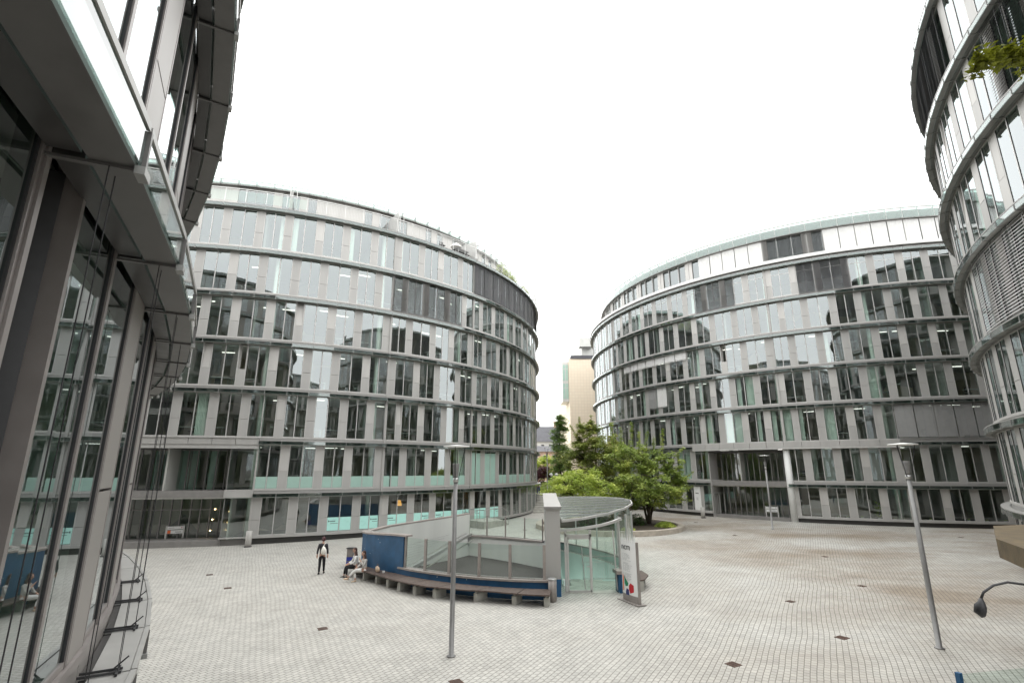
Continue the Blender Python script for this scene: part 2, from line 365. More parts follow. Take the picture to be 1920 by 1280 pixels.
# ------------------------------------------------------------------ the round office buildings
def office(cfg):
    c = cfg['c']; Rw = cfg['R']; Re = Rw + .44; L = cfg['L']; i0, i1 = cfg['rng']; ref = cfg['ref']; sh = cfg['shift']
    gl = cfg.get('glass', M['glass']); hd = cfg.get('hd', .46)
    root = thing('office_building', (c[0], c[1], 0), cfg['label'], 'building', 'round glass office buildings round the plaza')
    rl = Vector((c[0], c[1], 0))
    rnd = random.Random(cfg['seed']); FRM = [cfg.get('frame', M['frame']), M['seal']]
    wall = MB(); light = MB()
    wins = []; curt = []; flaps = []; lights = []
    th = lambda i: ref + MOD * i
    Z = [cfg['z0']] + L           # level k runs Z[k]..Z[k+1]
    nl = len(L)
    for k in range(nl):
        zb = Z[k]; zt = Z[k + 1]
        skip = cfg['skip'](k) if 'skip' in cfg else (lambda i: False)
        zs = zb + (.06 if k else .55); zh = zt - hd
        run = None; strips = []
        for i in range(i0, i1):
            if skip(i): strips.append((th(i), th(i + 1), 'X', i)); continue
            pat = BASE[(i + sh - k) % 3]
            a, b = th(i), th(i + 1)
            if i in cfg['joints']:           # expansion joint post at module start
                wall.pbox(c, a, a + .32, Rw - .1, Rw + .10, zb, zt - .02, 0); strips.append((a, a + .32, 'J', i)); a += .32
            f = {('P', 'W'): .40, ('W', 'P'): .60, ('W', 'W'): .5}[pat]
            m_ = a + (b - a) * f
            strips.append((a, m_, pat[0], i)); strips.append((m_, b, pat[1], i))
        # panels
        for (a, b, t, i) in strips:
            if t == 'P' and cfg.get('openP') and cfg['openP'](k, (a + b) / 2):
                for u, v in ((a, a + .09), (b - .09, b)): wall.pbox(c, u, v, Rw - .12, Rw + .03, zs, zh, 1)
                leafp = (a + .12, b - .12)
            elif t == 'P':
                vent = rnd.random() < cfg.get('vent', .10)
                zj = zs + (zh - zs) * .40
                e = .035
                if vent:
                    wall.pbox(c, a + e, b - e, Rw - .06, Rw + .015, zs, zj, 1 if rnd.random() < .2 else 0)
                    flaps.append((k, a + e + .03, b - e - .03, zj + .02, zh - .03))
                    wall.pbox(c, a + e, a + e + .08, Rw - .06, Rw + .015, zj, zh, 0); wall.pbox(c, b - e - .08, b - e, Rw - .06, Rw + .015, zj, zh, 0)
                else:
                    wall.pbox(c, a + e, b - e, Rw - .06, Rw + .015, zs, zj - .012, 0)
                    wall.pbox(c, a + e, b - e, Rw - .06, Rw + .015, zj + .012, zh, 1 if rnd.random() < .25 else 0)
                wall.pbox(c, a, a + e, Rw - .1, Rw + .018, zs, zh, 1); wall.pbox(c, b - e, b, Rw - .1, Rw + .018, zs, zh, 1)
                wall.pbox(c, a, b, Rw - .1, Rw - .065, zs, zj + .02 if vent else zh, 0)
            elif t == 'X': pass
        # windows = runs of W
        j = 0
        while j < len(strips):
            if strips[j][2] == 'W':
                q = j
                while q + 1 < len(strips) and strips[q + 1][2] == 'W' and q - j < 1: q += 1
                wins.append((k, [(s[0], s[1]) for s in strips[j:q + 1]], zs, zh, strips[j][3])); j = q + 1
            else: j += 1
        # spandrels and sills
        for i in range(i0, i1):
            sk = skip(i)
            a, b = th(i), th(i + 1)
            if not sk or k >= 1 and not cfg['skip'](k)(i):
                pass
            if sk and k == 0: continue
            g = .02
            if sk: # fascia over portal is built apart
                continue
            wall.pbox(c, a + g, b - g, Rw - .15, Rw + .012, zh + .003, zt - .033, 0)
            wall.pbox(c, a, b, Rw - .15, Rw - .01, zh + .003, zt - .034, 0)
            if k == 0:
                wall.pbox(c, a, b, Rw - .1, Rw + .10, zb + .38, zs - .003, 0)     # base fascia
            else: wall.pbox(c, a, b, Rw - .12, Rw + .05, zb - .03, zs - .003, 2)
    wall.build('wall', [cfg.get('clad', M['clad']), cfg.get('clad2', M['clad2']), cfg.get('clad2', M['clad2'])], root, loc=rl).location = (0, 0, 0)
    pl = MB()
    for i in range(i0, i1):
        if 'skip' in cfg and cfg['skip'](0)(i):
            if pl.f: pl.build('plinth', M['plinth'], root, loc=rl).location = (0, 0, 0); pl = MB()
            continue
        pl.pbox(c, th(i), th(i + 1), Rw - .3, Rw - .12, cfg['z0'] - .6, cfg['z0'] + .375)
    pl.build('plinth', M['plinth'], root, loc=rl).location = (0, 0, 0)
    # rest of the ring, seldom seen
    back = MB(); n = int((360 - (i1 - i0) * MOD) / MOD)
    for q in range(n):
        a = th(i1) + q * MOD; b = a + MOD
        if q == n - 1: b = th(i0) + 360
        for k in range(nl):
            back.pbox(c, a, b, Rw - .3, Rw, Z[k] + 3.0 if k else Z[k] - .5, Z[k + 1], 0)
            back.pbox(c, a, b, Rw - .3, Rw - .06, (Z[k] if k else Z[k] + .5), Z[k] + 3.0, 1)
    back.build('rear_wall', [M['clad'], M['dark']], root, loc=rl).location = (0, 0, 0)
    # windows
    def area(wn):
        k, st, z0, z1, i = wn
        a = st[0][0]; b = st[-1][1]
        P = [screen(pol(c, t, Rw, z)) for t in (a, b) for z in (z0, z1)]
        if any(p is None for p in P): return 0
        nrm = Vector((cos(R((a + b) / 2)), sin(R((a + b) / 2)), 0)); mid = pol(c, (a + b) / 2, Rw, (z0 + z1) / 2)
        if nrm.dot(CAMV - mid) <= 0: return 0
        xs = [max(-1.03, min(1.03, p[0])) for p in P]; ys = [max(-.69, min(.69, p[1])) for p in P]
        sc_ = (max(xs) - min(xs)) * (max(ys) - min(ys))
        if cfg.get('hid') and cfg['hid']((a + b) / 2, k): sc_ *= .01
        return sc_
    wins.sort(key=area, reverse=True)
    def add_window(fr, pn, wn, rr):
        k, st, z0, z1, i = wn
        A = st[0][0]; B = st[-1][1]; e = .055
        bo = cfg.get('open')
        for (a, b) in st:
            for u, v, g0, g1 in ((a, a + e, a + e, a + e + .02), (b - e, b, b - e - .02, b - e)):
                fr.pbox(c, u, v, Rw - .08, Rw + .016, z0, z1); fr.pbox(c, g0, g1, Rw - .02, Rw + .004, z0 + .05, z1 - .05, 1)
        fr.pbox(c, A + e, B - e, Rw - .075, Rw + .01, z1 - .05, z1); fr.pbox(c, A + e, B - e, Rw - .075, Rw + .01, z0, z0 + .05)
        if cfg.get('transom') == k: fr.pbox(c, A + e, B - e, Rw - .07, Rw + .01, z1 - .75, z1 - .70)
        for (a, b) in st:
            j = [rr.uniform(-.003, .003) for _ in range(4)]
            pn.quad(pol(c, a + e, Rw - .008 + j[0], z0 + .05), pol(c, b - e, Rw - .008 + j[1], z0 + .05), pol(c, b - e, Rw - .008 + j[2], z1 - .05), pol(c, a + e, Rw - .008 + j[3], z1 - .05))
    mw = 0 if cfg.get('simple') else 100
    big = wins[:mw]; rest = wins[mw:]
    for wn in big:
        f_, p_ = MB(), MB(); add_window(f_, p_, wn, rnd)
        o = f_.build('window', FRM, root, loc=rl); o.location = (0, 0, 0)
        if p_.f:
            p = p_.build('pane', gl, o, loc=rl); p.location = (0, 0, 0)
    if rest:
        f_, p_ = MB(), MB()
        for wn in rest: add_window(f_, p_, wn, rnd)
        o = f_.build('windows', FRM, root, loc=rl); o.location = (0, 0, 0); o['kind'] = 'stuff'
        p = p_.build('panes', gl, o, loc=rl); p.location = (0, 0, 0); p['kind'] = 'stuff'
    # vent flaps hinged at the bottom, tilted out
    nfl = 0
    for (k, a, b, z0, z1) in flaps:
        if nfl >= 60: break
        f_ = MB(); o_ = rnd.choice([.0, .0, .12, .2])
        t = .03
        if rnd.random() < .3:
            # ajar: side hung inwards, a dark slot shows
            f_.hexa([pol(c, a, Rw - .02, z0), pol(c, a + .2, Rw - .3, z0), pol(c, a + .2, Rw - .33, z0), pol(c, a, Rw - .05, z0),
                     pol(c, a, Rw - .02, z1), pol(c, a + .2, Rw - .3, z1), pol(c, a + .2, Rw - .33, z1), pol(c, a, Rw - .05, z1)])
        else:
            f_.hexa([pol(c, a, Rw + .01, z0), pol(c, b, Rw + .01, z0), pol(c, b, Rw - .02, z0), pol(c, a, Rw - .02, z0),
                     pol(c, a, Rw + .01 - o_, z1), pol(c, b, Rw + .01 - o_, z1), pol(c, b, Rw - .02 - o_, z1), pol(c, a, Rw - .02 - o_, z1)])
        o = f_.build('vent_flap', M['clad2'], root, loc=rl); o.location = (0, 0, 0); nfl += 1
    # ledges
    def flush(le, gb):
        o = le.build('ledge', [M['railm'], cfg.get('box', M['box2']), cfg.get('soffit', M['ledge2']), M['ledge2']], root, loc=rl); o.location = (0, 0, 0)
        g_ = gb.build('glass_band', M['band'], o, loc=rl); g_.location = (0, 0, 0)
    for k in range(1, nl + 1):
        z = L[k - 1]; le = MB(); gb = MB()
        for i in range(i0, i1):
            a, b = th(i), th(i + 1); mid_ = (a + b) / 2
            if k <= 2 and 'skip' in cfg and cfg['skip'](k - 1)(i):
                if le.f: flush(le, gb); le, gb = MB(), MB()
                continue
            le.pbox(c, a + .03, b - .03, Re - .045, Re, z - .235, z - .19, 0)           # rail
            le.pbox(c, a + .03, b - .03, Rw + .20, Re - .03, z - .47, z - .44, 2)        # soffit plate
            le.pbox(c, a + .03, b - .03, Rw + .10, Re - .05, z - .225, z - .20, 0)       # walkway plate
            le.pbox(c, a + .05, b - .05, Rw + .025, Rw + .17, z - .45, z - .23, 1)       # blind housing
            le.pbox(c, a - .03, a + .03, Rw + .02, Re - .03, z - .49, z - .473, 2)       # bracket arm
            le.pbox(c, a - .025, a + .025, Re - .06, Re + .008, z - .47, z - .236, 2)     # bracket upright
            le.pbox(c, a - .10, a + .10, Re - .03, Re + .02, z - .52, z - .473, 3)      # clamp
            gb.pbox(c, a + .04, b - .04, Re - .022, Re - .010, z - .455, z - .236)
        flush(le, gb)
    if cfg.get('simple'):
        for k in range(nl):
            fl = MB()
            for i in range(i0 - 1, i1 + 1): fl.pbox(c, th(i), th(i + 1), Rw - 2, Rw - .16, Z[k + 1] - .4, Z[k + 1] + .01); fl.pbox(c, th(i), th(i + 1), Rw - 2.2, Rw - 2.0, Z[k], Z[k + 1])
            o = fl.build('floor_slab', M['part'], root, loc=rl); o.location = (0, 0, 0)
        rf = MB(); rf.poly([pol(c, t, Rw - .16, Z[-1] + .004) for t in range(0, 360, 4)]); o = rf.build('roof', M['ledge'], root, loc=rl); o.location = (0, 0, 0)
        return root, th
    # interior
    iw = MB(); pt = MB(); ns = 0
    for k in range(nl + 1):
        zf = Z[k]; fl = MB()
        for i in range(i0 - 1, i1 + 1):
            fl.pbox(c, th(i), th(i + 1), Rw - 7, Rw - .152, zf - .47 if k else zf - .3, zf + (.002 if k else .3), 0)
        o = fl.build('floor_slab', [M['floor_in'] if k < 99 else M['ceil']], root, loc=rl); o.location = (0, 0, 0)
        if k < nl:
            ce = MB()
            for i in range(i0 - 1, i1 + 1): ce.pbox(c, th(i), th(i + 1), Rw - 5.5, Rw - .3, Z[k + 1] - .55, Z[k + 1] - .475)
            o = ce.build('ceiling', M['ceil'], root, loc=rl); o.location = (0, 0, 0)
            for i in range(i0 - 1, i1 + 1):
                iw.pbox(c, th(i), th(i + 1), Rw - 5.7, Rw - 5.5, zf + .003, Z[k + 1] - .475)
                if (i * 7 + k * 3) % 6 == 0:
                    pt = MB(); pt.pbox(c, th(i) + .05, th(i) + .25, Rw - 5.49, Rw - .4, zf + .004, Z[k + 1] - .56)
                    o = pt.build('partition', M['part'], root, loc=rl); o.location = (0, 0, 0)
    o = iw.build('interior_wall', M['inwall'], root, loc=rl); o.location = (0, 0, 0)
    # solid core
    co = MB()
    for q in range(24): co.pbox(c, q * 15, q * 15 + 15, Rw - 7.6, Rw - 7.1, -.5, Z[-1])
    o = co.build('core_wall', M['part'], root, loc=rl); o.location = (0, 0, 0)
    # columns
    for t in cfg['cols']:
        cm = MB(); p = pol(c, t, Rw - .55, 0); cm.tube([(p.x, p.y, Z[0] + .3), (p.x, p.y, Z[-1] - .6)], .21, 16)
        o = cm.build('column', M['column'], root, smooth=True, loc=rl); o.location = (0, 0, 0)
    # ceiling tubes, with extra ones added to brighten the rooms
    if cfg.get('lights'):
        src = None; cnt = 0
        for k in cfg['lights']:
            for i in range(i0, i1):
                if rnd.random() < .38 and cnt < 95:
                    lm = MB(); z = Z[k + 1] - .60; a = th(i) + .6
                    rr_ = Rw - rnd.choice([1.2, 2.0, 2.8]); lm.pbox(c, a, a + 1.8, rr_ - .03, rr_ + .03, z, z + .03)
                    o = lm.build('ceiling_light', M['light'], root, loc=rl); o.location = (0, 0, 0); cnt += 1
    # curtains (k, th0, th1, style)
    for (k, a, b, style) in cfg.get('curtains', []):
        cm = MB(); z0, z1 = Z[k] + (.1 if k else .6), Z[k + 1] - .56
        n_ = max(4, int((b - a) / .09)); rr_ = Rw - .32
        for q in range(n_):
            t0 = a + (b - a) * q / n_; t1 = a + (b - a) * (q + 1) / n_
            if style == 's':
                cm.quad(pol(c, t0, rr_, z0), pol(c, t0 + (t1 - t0) * .62, rr_ - .05, z0), pol(c, t0 + (t1 - t0) * .62, rr_ - .05, z1), pol(c, t0, rr_, z1))
            else:
                d0 = .03 * (q % 2); d1 = .03 * ((q + 1) % 2)
                cm.quad(pol(c, t0, rr_ - d0, z0), pol(c, t1, rr_ - d1, z0), pol(c, t1, rr_ - d1, z1), pol(c, t0, rr_ - d0, z1))
        o = cm.build('curtain', M['curtain'], root, loc=rl); o.location = (0, 0, 0)
    # external venetian blinds (k, i, fraction lowered, material, slat tilt)
    for (k, i, fr_, mat, tilt) in cfg.get('blinds', []):
        bm_ = MB(); a, b = th(i) + .07, th(i + 1) - .07; rb = cfg.get('rb', {}).get(k, Rw) + .16
        zt = (cfg['zb'][k] if 'zb' in cfg and k in cfg['zb'] else Z[k + 1]) - .47; zb = (Z[k] + .05); zb = zt - (zt - zb) * fr_
        sp = cfg.get('slat', .085); nsl = int((zt - zb) / sp); d = sp * .47
        for q in range(nsl):
            z = zt - sp * (q + .5); dz = d * sin(tilt); dr = d * cos(tilt)
            bm_.quad(pol(c, a, rb + dr, z - dz), pol(c, b, rb + dr, z - dz), pol(c, b, rb - dr, z + dz), pol(c, a, rb - dr, z + dz))
        bm_.pbox(c, a, b, rb - .03, rb + .03, zb - .04, zb)
        for t in (a + .25, b - .25): bm_.pbox(c, t - .012, t + .012, rb + .025, rb + .03, zb, zt)
        o = bm_.build('blind', mat, root, loc=rl); o.location = (0, 0, 0)
    # roof
    rf = MB(); rr_ = cfg.get('Rtop', Rw)
    z = cfg.get('ztop', Z[-1]) ; q0 = [pol(c, t, rr_ - .2, z - .12) for t in range(0, 360, 4)]
    rf.poly(q0); rf.poly([pol(c, t, Rw - .16, Z[-1] + .004) for t in range(0, 360, 4)])
    o = rf.build('roof', M['ledge'], root, loc=rl); o.location = (0, 0, 0)
    return root, th

def sub(mb, name, mat, root, c, smooth=False):
    o = mb.build(name, mat, root, smooth=smooth, loc=(c[0], c[1], 0)); o.location = (0, 0, 0); return o

# ---- A : left of the gap
cA = (-28.8, 67.64); RA = 31.98
LA = [3.55 + 3.64 * k for k in range(7)]
refA = -73.38
blA = [(5, i, 1, M['blind_d'], .35) for i in range(7, 12)] + [(6, i, 1, M['blind_d'], 1.15) for i in range(13, 30)]
crA = [(2, -78.6, -77.4, 'c'), (1, -40.9, -38.4, 'c'), (1, -37.3, -36.2, 'c'), (2, -36.8, -35.9, 'c'), (3, -30, -29, 'c'), (4, -24, -23, 'c'), (6, -69.9, -68.9, 'c'), (6, -61.8, -60.9, 'c'), (6, -54.0, -53.0, 'c'), (2, -26.2, -25.4, 'c')]
skA = lambda k: (lambda i: k <= 1 and -8 <= i < 1)
A, thA = office(dict(c=cA, R=RA, L=LA, rng=(-13, 38), ref=refA, shift=5, seed=11, z0=-.02, joints={7, 13}, skip=skA, vent=.09,
    cols=[-101, -86, -71, -56, -41, -26, -11, 4], lights=[1, 2, 3, 4, 5], curtains=crA, blinds=[(6 if k == 6 else k, i, f, m, t) for k, i, f, m, t in blA],
    Rtop=29.7, ztop=28.6, hid=lambda t, k: t < -80,
    label='round seven storey glass office building left of the gap, dark blinds on its upper right'))
# fix: story index 6 = between L6 and L7 ; penthouse on top
ph = MB(); phw = MB(); phi = MB(); pws = []
zt0, zt1 = LA[6] + .02, 28.55
for i in range(-13, 38):
    a, b = thA(i), thA(i + 1); r_ = 29.6; kind = ['P', 'P', 'W', 'P', 'W', 'W', 'P', 'W', 'P'][(i * 2) % 9]
    kind2 = ['P', 'W', 'W', 'P', 'P', 'W', 'P'][(i * 3 + 1) % 7]
    m_ = (a + b) / 2
    for (u, v, kd) in ((a, m_, kind), (m_, b, kind2)):
        if kd == 'P': ph.pbox(cA, u + .02, v - .02, r_ - .1, r_, zt0, zt1 - .55, 1)
        else:
            phw = MB(); pws.append(phw); phw.quad(pol(cA, u + .04, r_ - .04, zt0), pol(cA, v - .04, r_ - .04, zt0), pol(cA, v - .04, r_ - .04, zt1 - .55), pol(cA, u + .04, r_ - .04, zt1 - .55))
        ph.pbox(cA, u - .02, u + .02, r_ - .12, r_ + .02, zt0, zt1 - .55, 0)
    ph.pbox(cA, a, b, r_ - .15, r_ + .03, zt1 - .55, zt1 - .12, 1)
    ph.pbox(cA, a + .03, b - .03, r_ + .35, r_ + .42, zt1 - .05, zt1 + .02, 0)
    ph.pbox(cA, a + .03, b - .03, r_ + .05, r_ + .36, zt1 - .5, zt1 - .44, 2)
    ph.pbox(cA, a - .03, a + .03, r_ + .03, r_ + .42, zt1 - .48, zt1 - .02, 2)
    phi.pbox(cA, a, b, 23.2, 23.3, zt0, zt1 - .5)
o = sub(ph, 'penthouse', [M['frame'], M['clad2'], M['ledge']], A, cA)
[sub(x, 'pane', M['glass'], o, cA) for x in pws]; sub(phi, 'penthouse_inner_wall', M['part'], A, cA)
gb = MB()
for i in range(-13, 38): gb.pbox(cA, thA(i) + .04, thA(i + 1) - .04, 29.985, 30.0, 28.12, 28.49)
sub(gb, 'glass_band', M['band'], o, cA)
# roof terrace railing
rl_ = MB(); rg = MB()
for i in range(-13, 38):
    a, b = thA(i), thA(i + 1); rr = RA + .28; z = LA[6]
    rl_.pbox(cA, a, b, rr - .03, rr + .03, z + 1.08, z + 1.13); rl_.pbox(cA, a, b, rr - .01, rr + .01, z + .95, z + .97)
    rl_.pbox(cA, a - .03, a + .03, rr - .02, rr + .02, z, z + 1.1)
    if i < 2:
        rg.quad(pol(cA, a + .05, rr, z + .06), pol(cA, b - .05, rr, z + .06), pol(cA, b - .05, rr, z + .93), pol(cA, a + .05, rr, z + .93))
    else:
        for q in range(1, 12):
            t = a + (b - a) * q / 12; rl_.pbox(cA, t - .008, t + .008, rr - .008, rr + .008, z + .05, z + 1.0)
o = sub(rl_, 'terrace_railing', M['white'], A, cA); sub(rg, 'glass_infill', M['rail_glass'], o, cA)
for t in (thA(1) + .3, thA(7) + .3, thA(13) + .3):
    s_ = MB(); s_.pbox(cA, t - .05, t + .05, 29.7, RA + .2, LA[6] + .02, LA[6] + 2.0)
    pts = [pol(cA, t + .9 * sin(q * pi / 8) - .2, RA + .05, LA[6] + .2 + 1.5 * (1 - abs(q - 4) / 4 * .0) - (.0)) for q in range(9)]
    s_.tube([pol(cA, t + .3, RA + .1, LA[6])] + [pol(cA, t + .6 + .3 * cos(pi - q * pi / 6), RA + .1, LA[6] + 1.45 + .3 * sin(q * pi / 6)) for q in range(7)] + [pol(cA, t + .9, RA + .1, LA[6])], .03, 6)
    sub(s_, 'terrace_screen', M['frame'], A, cA)
# portal of A: fascia plate, recessed two storey curtain wall
pf = MB(); t0, t1 = thA(-8), thA(1) + .1
for i in range(-8, 1):
    a, b = thA(i), thA(i + 1)
    pf.pbox(cA, a + .03, b - .03, RA - .1, RA + .30, LA[1] - .50, LA[1] - .06, 0); pf.pbox(cA, a, b, RA - .1, RA + .36, LA[1] - .05, LA[1] + .02, 1)
    pf.pbox(cA, a, b, RA - .1, RA + .24, LA[1] - .78, LA[1] - .51, 1)
    pf.pbox(cA, a, b, RA - 3.6, RA - .1, LA[1] - .78, LA[1] - .70, 2)
sub(pf, 'portal_fascia', [M['clad'], M['frame'], M['box']], A, cA)
lo = MB(); lg = MB(); Rl = RA - 2.1
ts = [t0 + (thA(-.2) - t0) * q / 17 for q in range(18)]
for q, t in enumerate(ts):
    lo.pbox(cA, t - .07, t + .07, Rl - .12, Rl + .05, -.1, LA[1] - .78)
for q in range(17):
    a, b = ts[q] + .07, ts[q + 1] - .07
    for z in (2.15, 3.42, LA[1] - .86, .0): lo.pbox(cA, a, b, Rl - .08, Rl + .03, z, z + .07)
    lg.quad(pol(cA, a, Rl - .03, .05), pol(cA, b, Rl - .03, .05), pol(cA, b, Rl - .03, 3.42), pol(cA, a, Rl - .03, 3.42))
    lg.quad(pol(cA, a, Rl - .03, 3.49), pol(cA, b, Rl - .03, 3.49), pol(cA, b, Rl - .03, LA[1] - .86), pol(cA, a, Rl - .03, LA[1] - .86))
o = sub(lo, 'entrance_glazing', M['ledge'], A, cA); sub(lg, 'pane', M['lobby'], o, cA)
for q in (5, 8, 9, 11, 12, 14):    # pale ceiling banners / blinds behind the upper lobby glass
    b_ = MB(); a, b = ts[q] + .1, ts[q + 1] - .1
    b_.pbox(cA, a, b, Rl - .5, Rl - .47, 3.55, LA[1] - .9); sub(b_, 'blind', M['curtain'] if q == 14 else M['teal'], A, cA)
sd_ = MB(); sd_.pbox(cA, thA(-.2), thA(-.2) + .1, Rl, RA, -.1, LA[1] - .78); sub(sd_, 'portal_side_wall', M['ledge'], A, cA)
cw = MB()   # corner bay of the ground floor beside the portal
for z0, z1 in ((.45, 3.05), (3.6, LA[1] - .8)):
    cw.quad(pol(cA, thA(-.2), RA - .03, z0), pol(cA, thA(1), RA - .03, z0), pol(cA, thA(1), RA - .03, z1), pol(cA, thA(-.2), RA - .03, z1))
o = sub(cw, 'corner_glazing', M['glass'], A, cA)
cf = MB()
for z in (.38, 3.06, 3.52): cf.pbox(cA, thA(-.2) - .1, thA(1), RA - .1, RA + .12, z, z + (.45 if z == 3.06 else .08))
cf.pbox(cA, thA(1) - .15, thA(1), RA - .1, RA + .03, .3, LA[1] - .8); sub(cf, 'corner_trim', M['clad'], A, cA)
# mint films with print on the ground floor, frosted sills on the first floor
for i in range(1, 22):
    pat = BASE[(i + 5) % 3]; a, b = thA(i), thA(i + 1); f = {('P', 'W'): .40, ('W', 'P'): .60, ('W', 'W'): .5}[pat]; m_ = a + (b - a) * f
    for s_, (u, v) in enumerate(((a, m_), (m_, b))):
        if i in (7, 13) and s_ == 0: u += .32
        if pat[s_] != 'W': continue
        if 4 <= i <= 15 or i == 2 and s_ == 1:
            q = MB(); z0, z1 = (.62, 3.0) if i == 2 else (.62, 1.55)
            q.pbox(cA, u + .07, v - .07, RA - .002, RA + .004, z0, z1)
            o = sub(q, 'window_film', M['mint'], A, cA)
            if s_ == 1 or i == 2:
                l_ = MB(); zc = 1.25 if i != 2 else 2.0
                l_.pbox(cA, u + .2, u + .3, RA + .004, RA + .007, zc - .02, zc + .09)
                for q_ in range(9): l_.pbox(cA, u + .36 + q_ * .085, u + .42 + q_ * .085, RA + .004, RA + .007, zc, zc + .06)
                l_.pbox(cA, u + .45, v - .15, RA + .004, RA + .007, zc - .14, zc - .115)
                sub(l_, 'print', M['ink'], o, cA)
    if i >= 1 and i < 22:
        pat = BASE[(i + 5 - 1) % 3]; f = {('P', 'W'): .40, ('W', 'P'): .60, ('W', 'W'): .5}[pat]; m_ = a + (b - a) * f
        for s_, (u, v) in enumerate(((a, m_), (m_, b))):
            if pat[s_] == 'W':
                q = MB(); full = i in (13, 14, 15) and True
                q.pbox(cA, u + .07, v - .07, RA - .002, RA + .004, LA[0] + .12, LA[0] + (2.9 if full else .92))
                sub(q, 'frosted_film', M['frost'], A, cA)

# ---- B : right of the gap
cB = (44.5, 75.1); RB = 31.78
LB = [3.87, 7.48, 11.06, 14.63, 18.2, 21.75, 25.3]
refB = -125.9
blB = [(5, -11, 1, M['blind_d'], .4), (5, -10, 1, M['blind_d'], .4), (5, -9, 1, M['blind_d'], .4)]
blB = [(6, i, 1, M['blind_d'], .45) for i in (-5, -4, -3)] + [(6, i, 1, M['blind_d'], .8) for i in (2, 3, 4)]
blB += [(4, i, .30, M['blind_w'], 1.2) for i in range(-13, -6)] + [(3, -10, .78, M['blind_g'], 1.2), (3, -9, .74, M['blind_w'], 1.2)]
blB += [(2, i, .97, M['blind_g'], 1.2) for i in range(6, 13)]
rb_ = random.Random(5); crB = []
for k, i_a, i_b, p in ((2, -14, 5, .55), (2, -26, -14, .3), (1, 1, 5, 1.0), (1, 5, 13, .6), (5, -30, -12, .25), (3, -14, 8, .12), (4, -14, 8, .1), (5, 4, 9, .1), (1, -14, -6, .3), (0, 3, 12, .12)):
    for i in range(i_a, i_b):
        if rb_.random() < p:
            pat = BASE[(i + 6 - k) % 3]; a, b = refB + MOD * i, refB + MOD * (i + 1); f = {('P', 'W'): .40, ('W', 'P'): .60, ('W', 'W'): .5}[pat]; m_ = a + (b - a) * f
            u, v = ((a, m_), (m_, b))[0 if pat[0] == 'W' and (pat[1] != 'W' or rb_.random() < .5) else 1]
            crB.append((k, u + .08, v - .08 if rb_.random() < .7 else (u + v) / 2, 's' if k == 1 else 'c'))
skB = lambda k: (lambda i: k <= 1 and -5 <= i < 0)
B, thB = office(dict(c=cB, R=RB, L=LB, rng=(-31, 24), ref=refB, shift=6, seed=23, z0=.28, joints={0, -15}, skip=skB, vent=.10,
    cols=[-200, -185, -170, -155, -140, -125.9, -111, -96, -81], lights=[1, 2, 3, 4, 5], curtains=crB, blinds=blB, transom=6, Rtop=29.9, ztop=30.0,
    hid=lambda t, k: t > -92 or t < -178,
    label='round seven storey glass office building right of the gap, white blinds along its penthouse'))
ph = MB(); phw = MB(); phi = MB(); zt0, zt1 = LB[6] + .02, 30.0; r_ = 29.95; zh = 28.75
for i in range(-31, 24):
    a, b = thB(i), thB(i + 1); m_ = (a + b) / 2
    ph.pbox(cB, a - .04, a + .04, r_ - .1, r_ + .06, zt0, zh, 0)
    if i % 3 == 0: ph.pbox(cB, a + .05, a + .9, r_ - .1, r_, zt0, zh, 1)
    if (i + 1) % 3 == 0: ph.pbox(cB, b - .9, b - .05, r_ - .1, r_, zt0, zh, 1)
    phw.quad(pol(cB, a, r_ - .12, zt0), pol(cB, b, r_ - .12, zt0), pol(cB, b, r_ - .12, zh), pol(cB, a, r_ - .12, zh))
    ph.pbox(cB, a, b, r_ - .2, r_ + .08, zh, zh + .14, 0)
    ph.pbox(cB, a, b, r_ + .05, r_ + .4, zh + .02, zh + .06, 2)
    ph.pbox(cB, a, b, r_ + .3, r_ + .42, zt1 - .12, zt1, 0)
    ph.pbox(cB, a - .03, a + .03, r_ + .05, r_ + .36, zh + .06, zt1 - .12, 0)
    ph.pbox(cB, a, b, r_ - .3, r_ - .2, zh + .14, zt1 - .1, 2)
    phi.pbox(cB, a, b, 24.2, 24.3, zt0, zh)
    # wide white ledge under the penthouse
    ph.pbox(cB, a, b, RB - .5, RB + .46, LB[6] + .03, LB[6] + .34, 3)
o = sub(ph, 'penthouse', [M['frame'], M['clad2'], M['ledge'], M['white']], B, cB); sub(phw, 'penthouse_glazing', M['glass'], o, cB); sub(phi, 'penthouse_inner_wall', M['part'], B, cB)
gb = MB()
for i in range(-31, 24): gb.pbox(cB, thB(i) + .05, thB(i + 1) - .05, r_ + .36, r_ + .375, zh + .1, zt1 - .13)
sub(gb, 'glass_band', M['band'], o, cB)
for i in list(range(-5, 0)) + list(range(4, 24)) + [0, 1, 2, 3]:
    a, b = thB(i) + .08, thB(i + 1) - .08; q = MB(); dk = 0 <= i < 4; rr = r_ + .18
    zt_, zb_ = zh - .02, zt0 + .33; ns = int((zt_ - zb_) / .085); tl = .5 if dk else 1.25
    for s_ in range(ns):
        z = zt_ - .085 * (s_ + .5); dz = .042 * sin(tl); dr = .042 * cos(tl)
        q.quad(pol(cB, a, rr + dr, z - dz), pol(cB, b, rr + dr, z - dz), pol(cB, b, rr - dr, z + dz), pol(cB, a, rr - dr, z + dz))
    for t in (a + .5, b - .5): q.pbox(cB, t - .012, t + .012, rr + .025, rr + .03, zb_, zt_)
    sub(q, 'blind', M['blind_d'] if dk else M['blind_w'], B, cB)
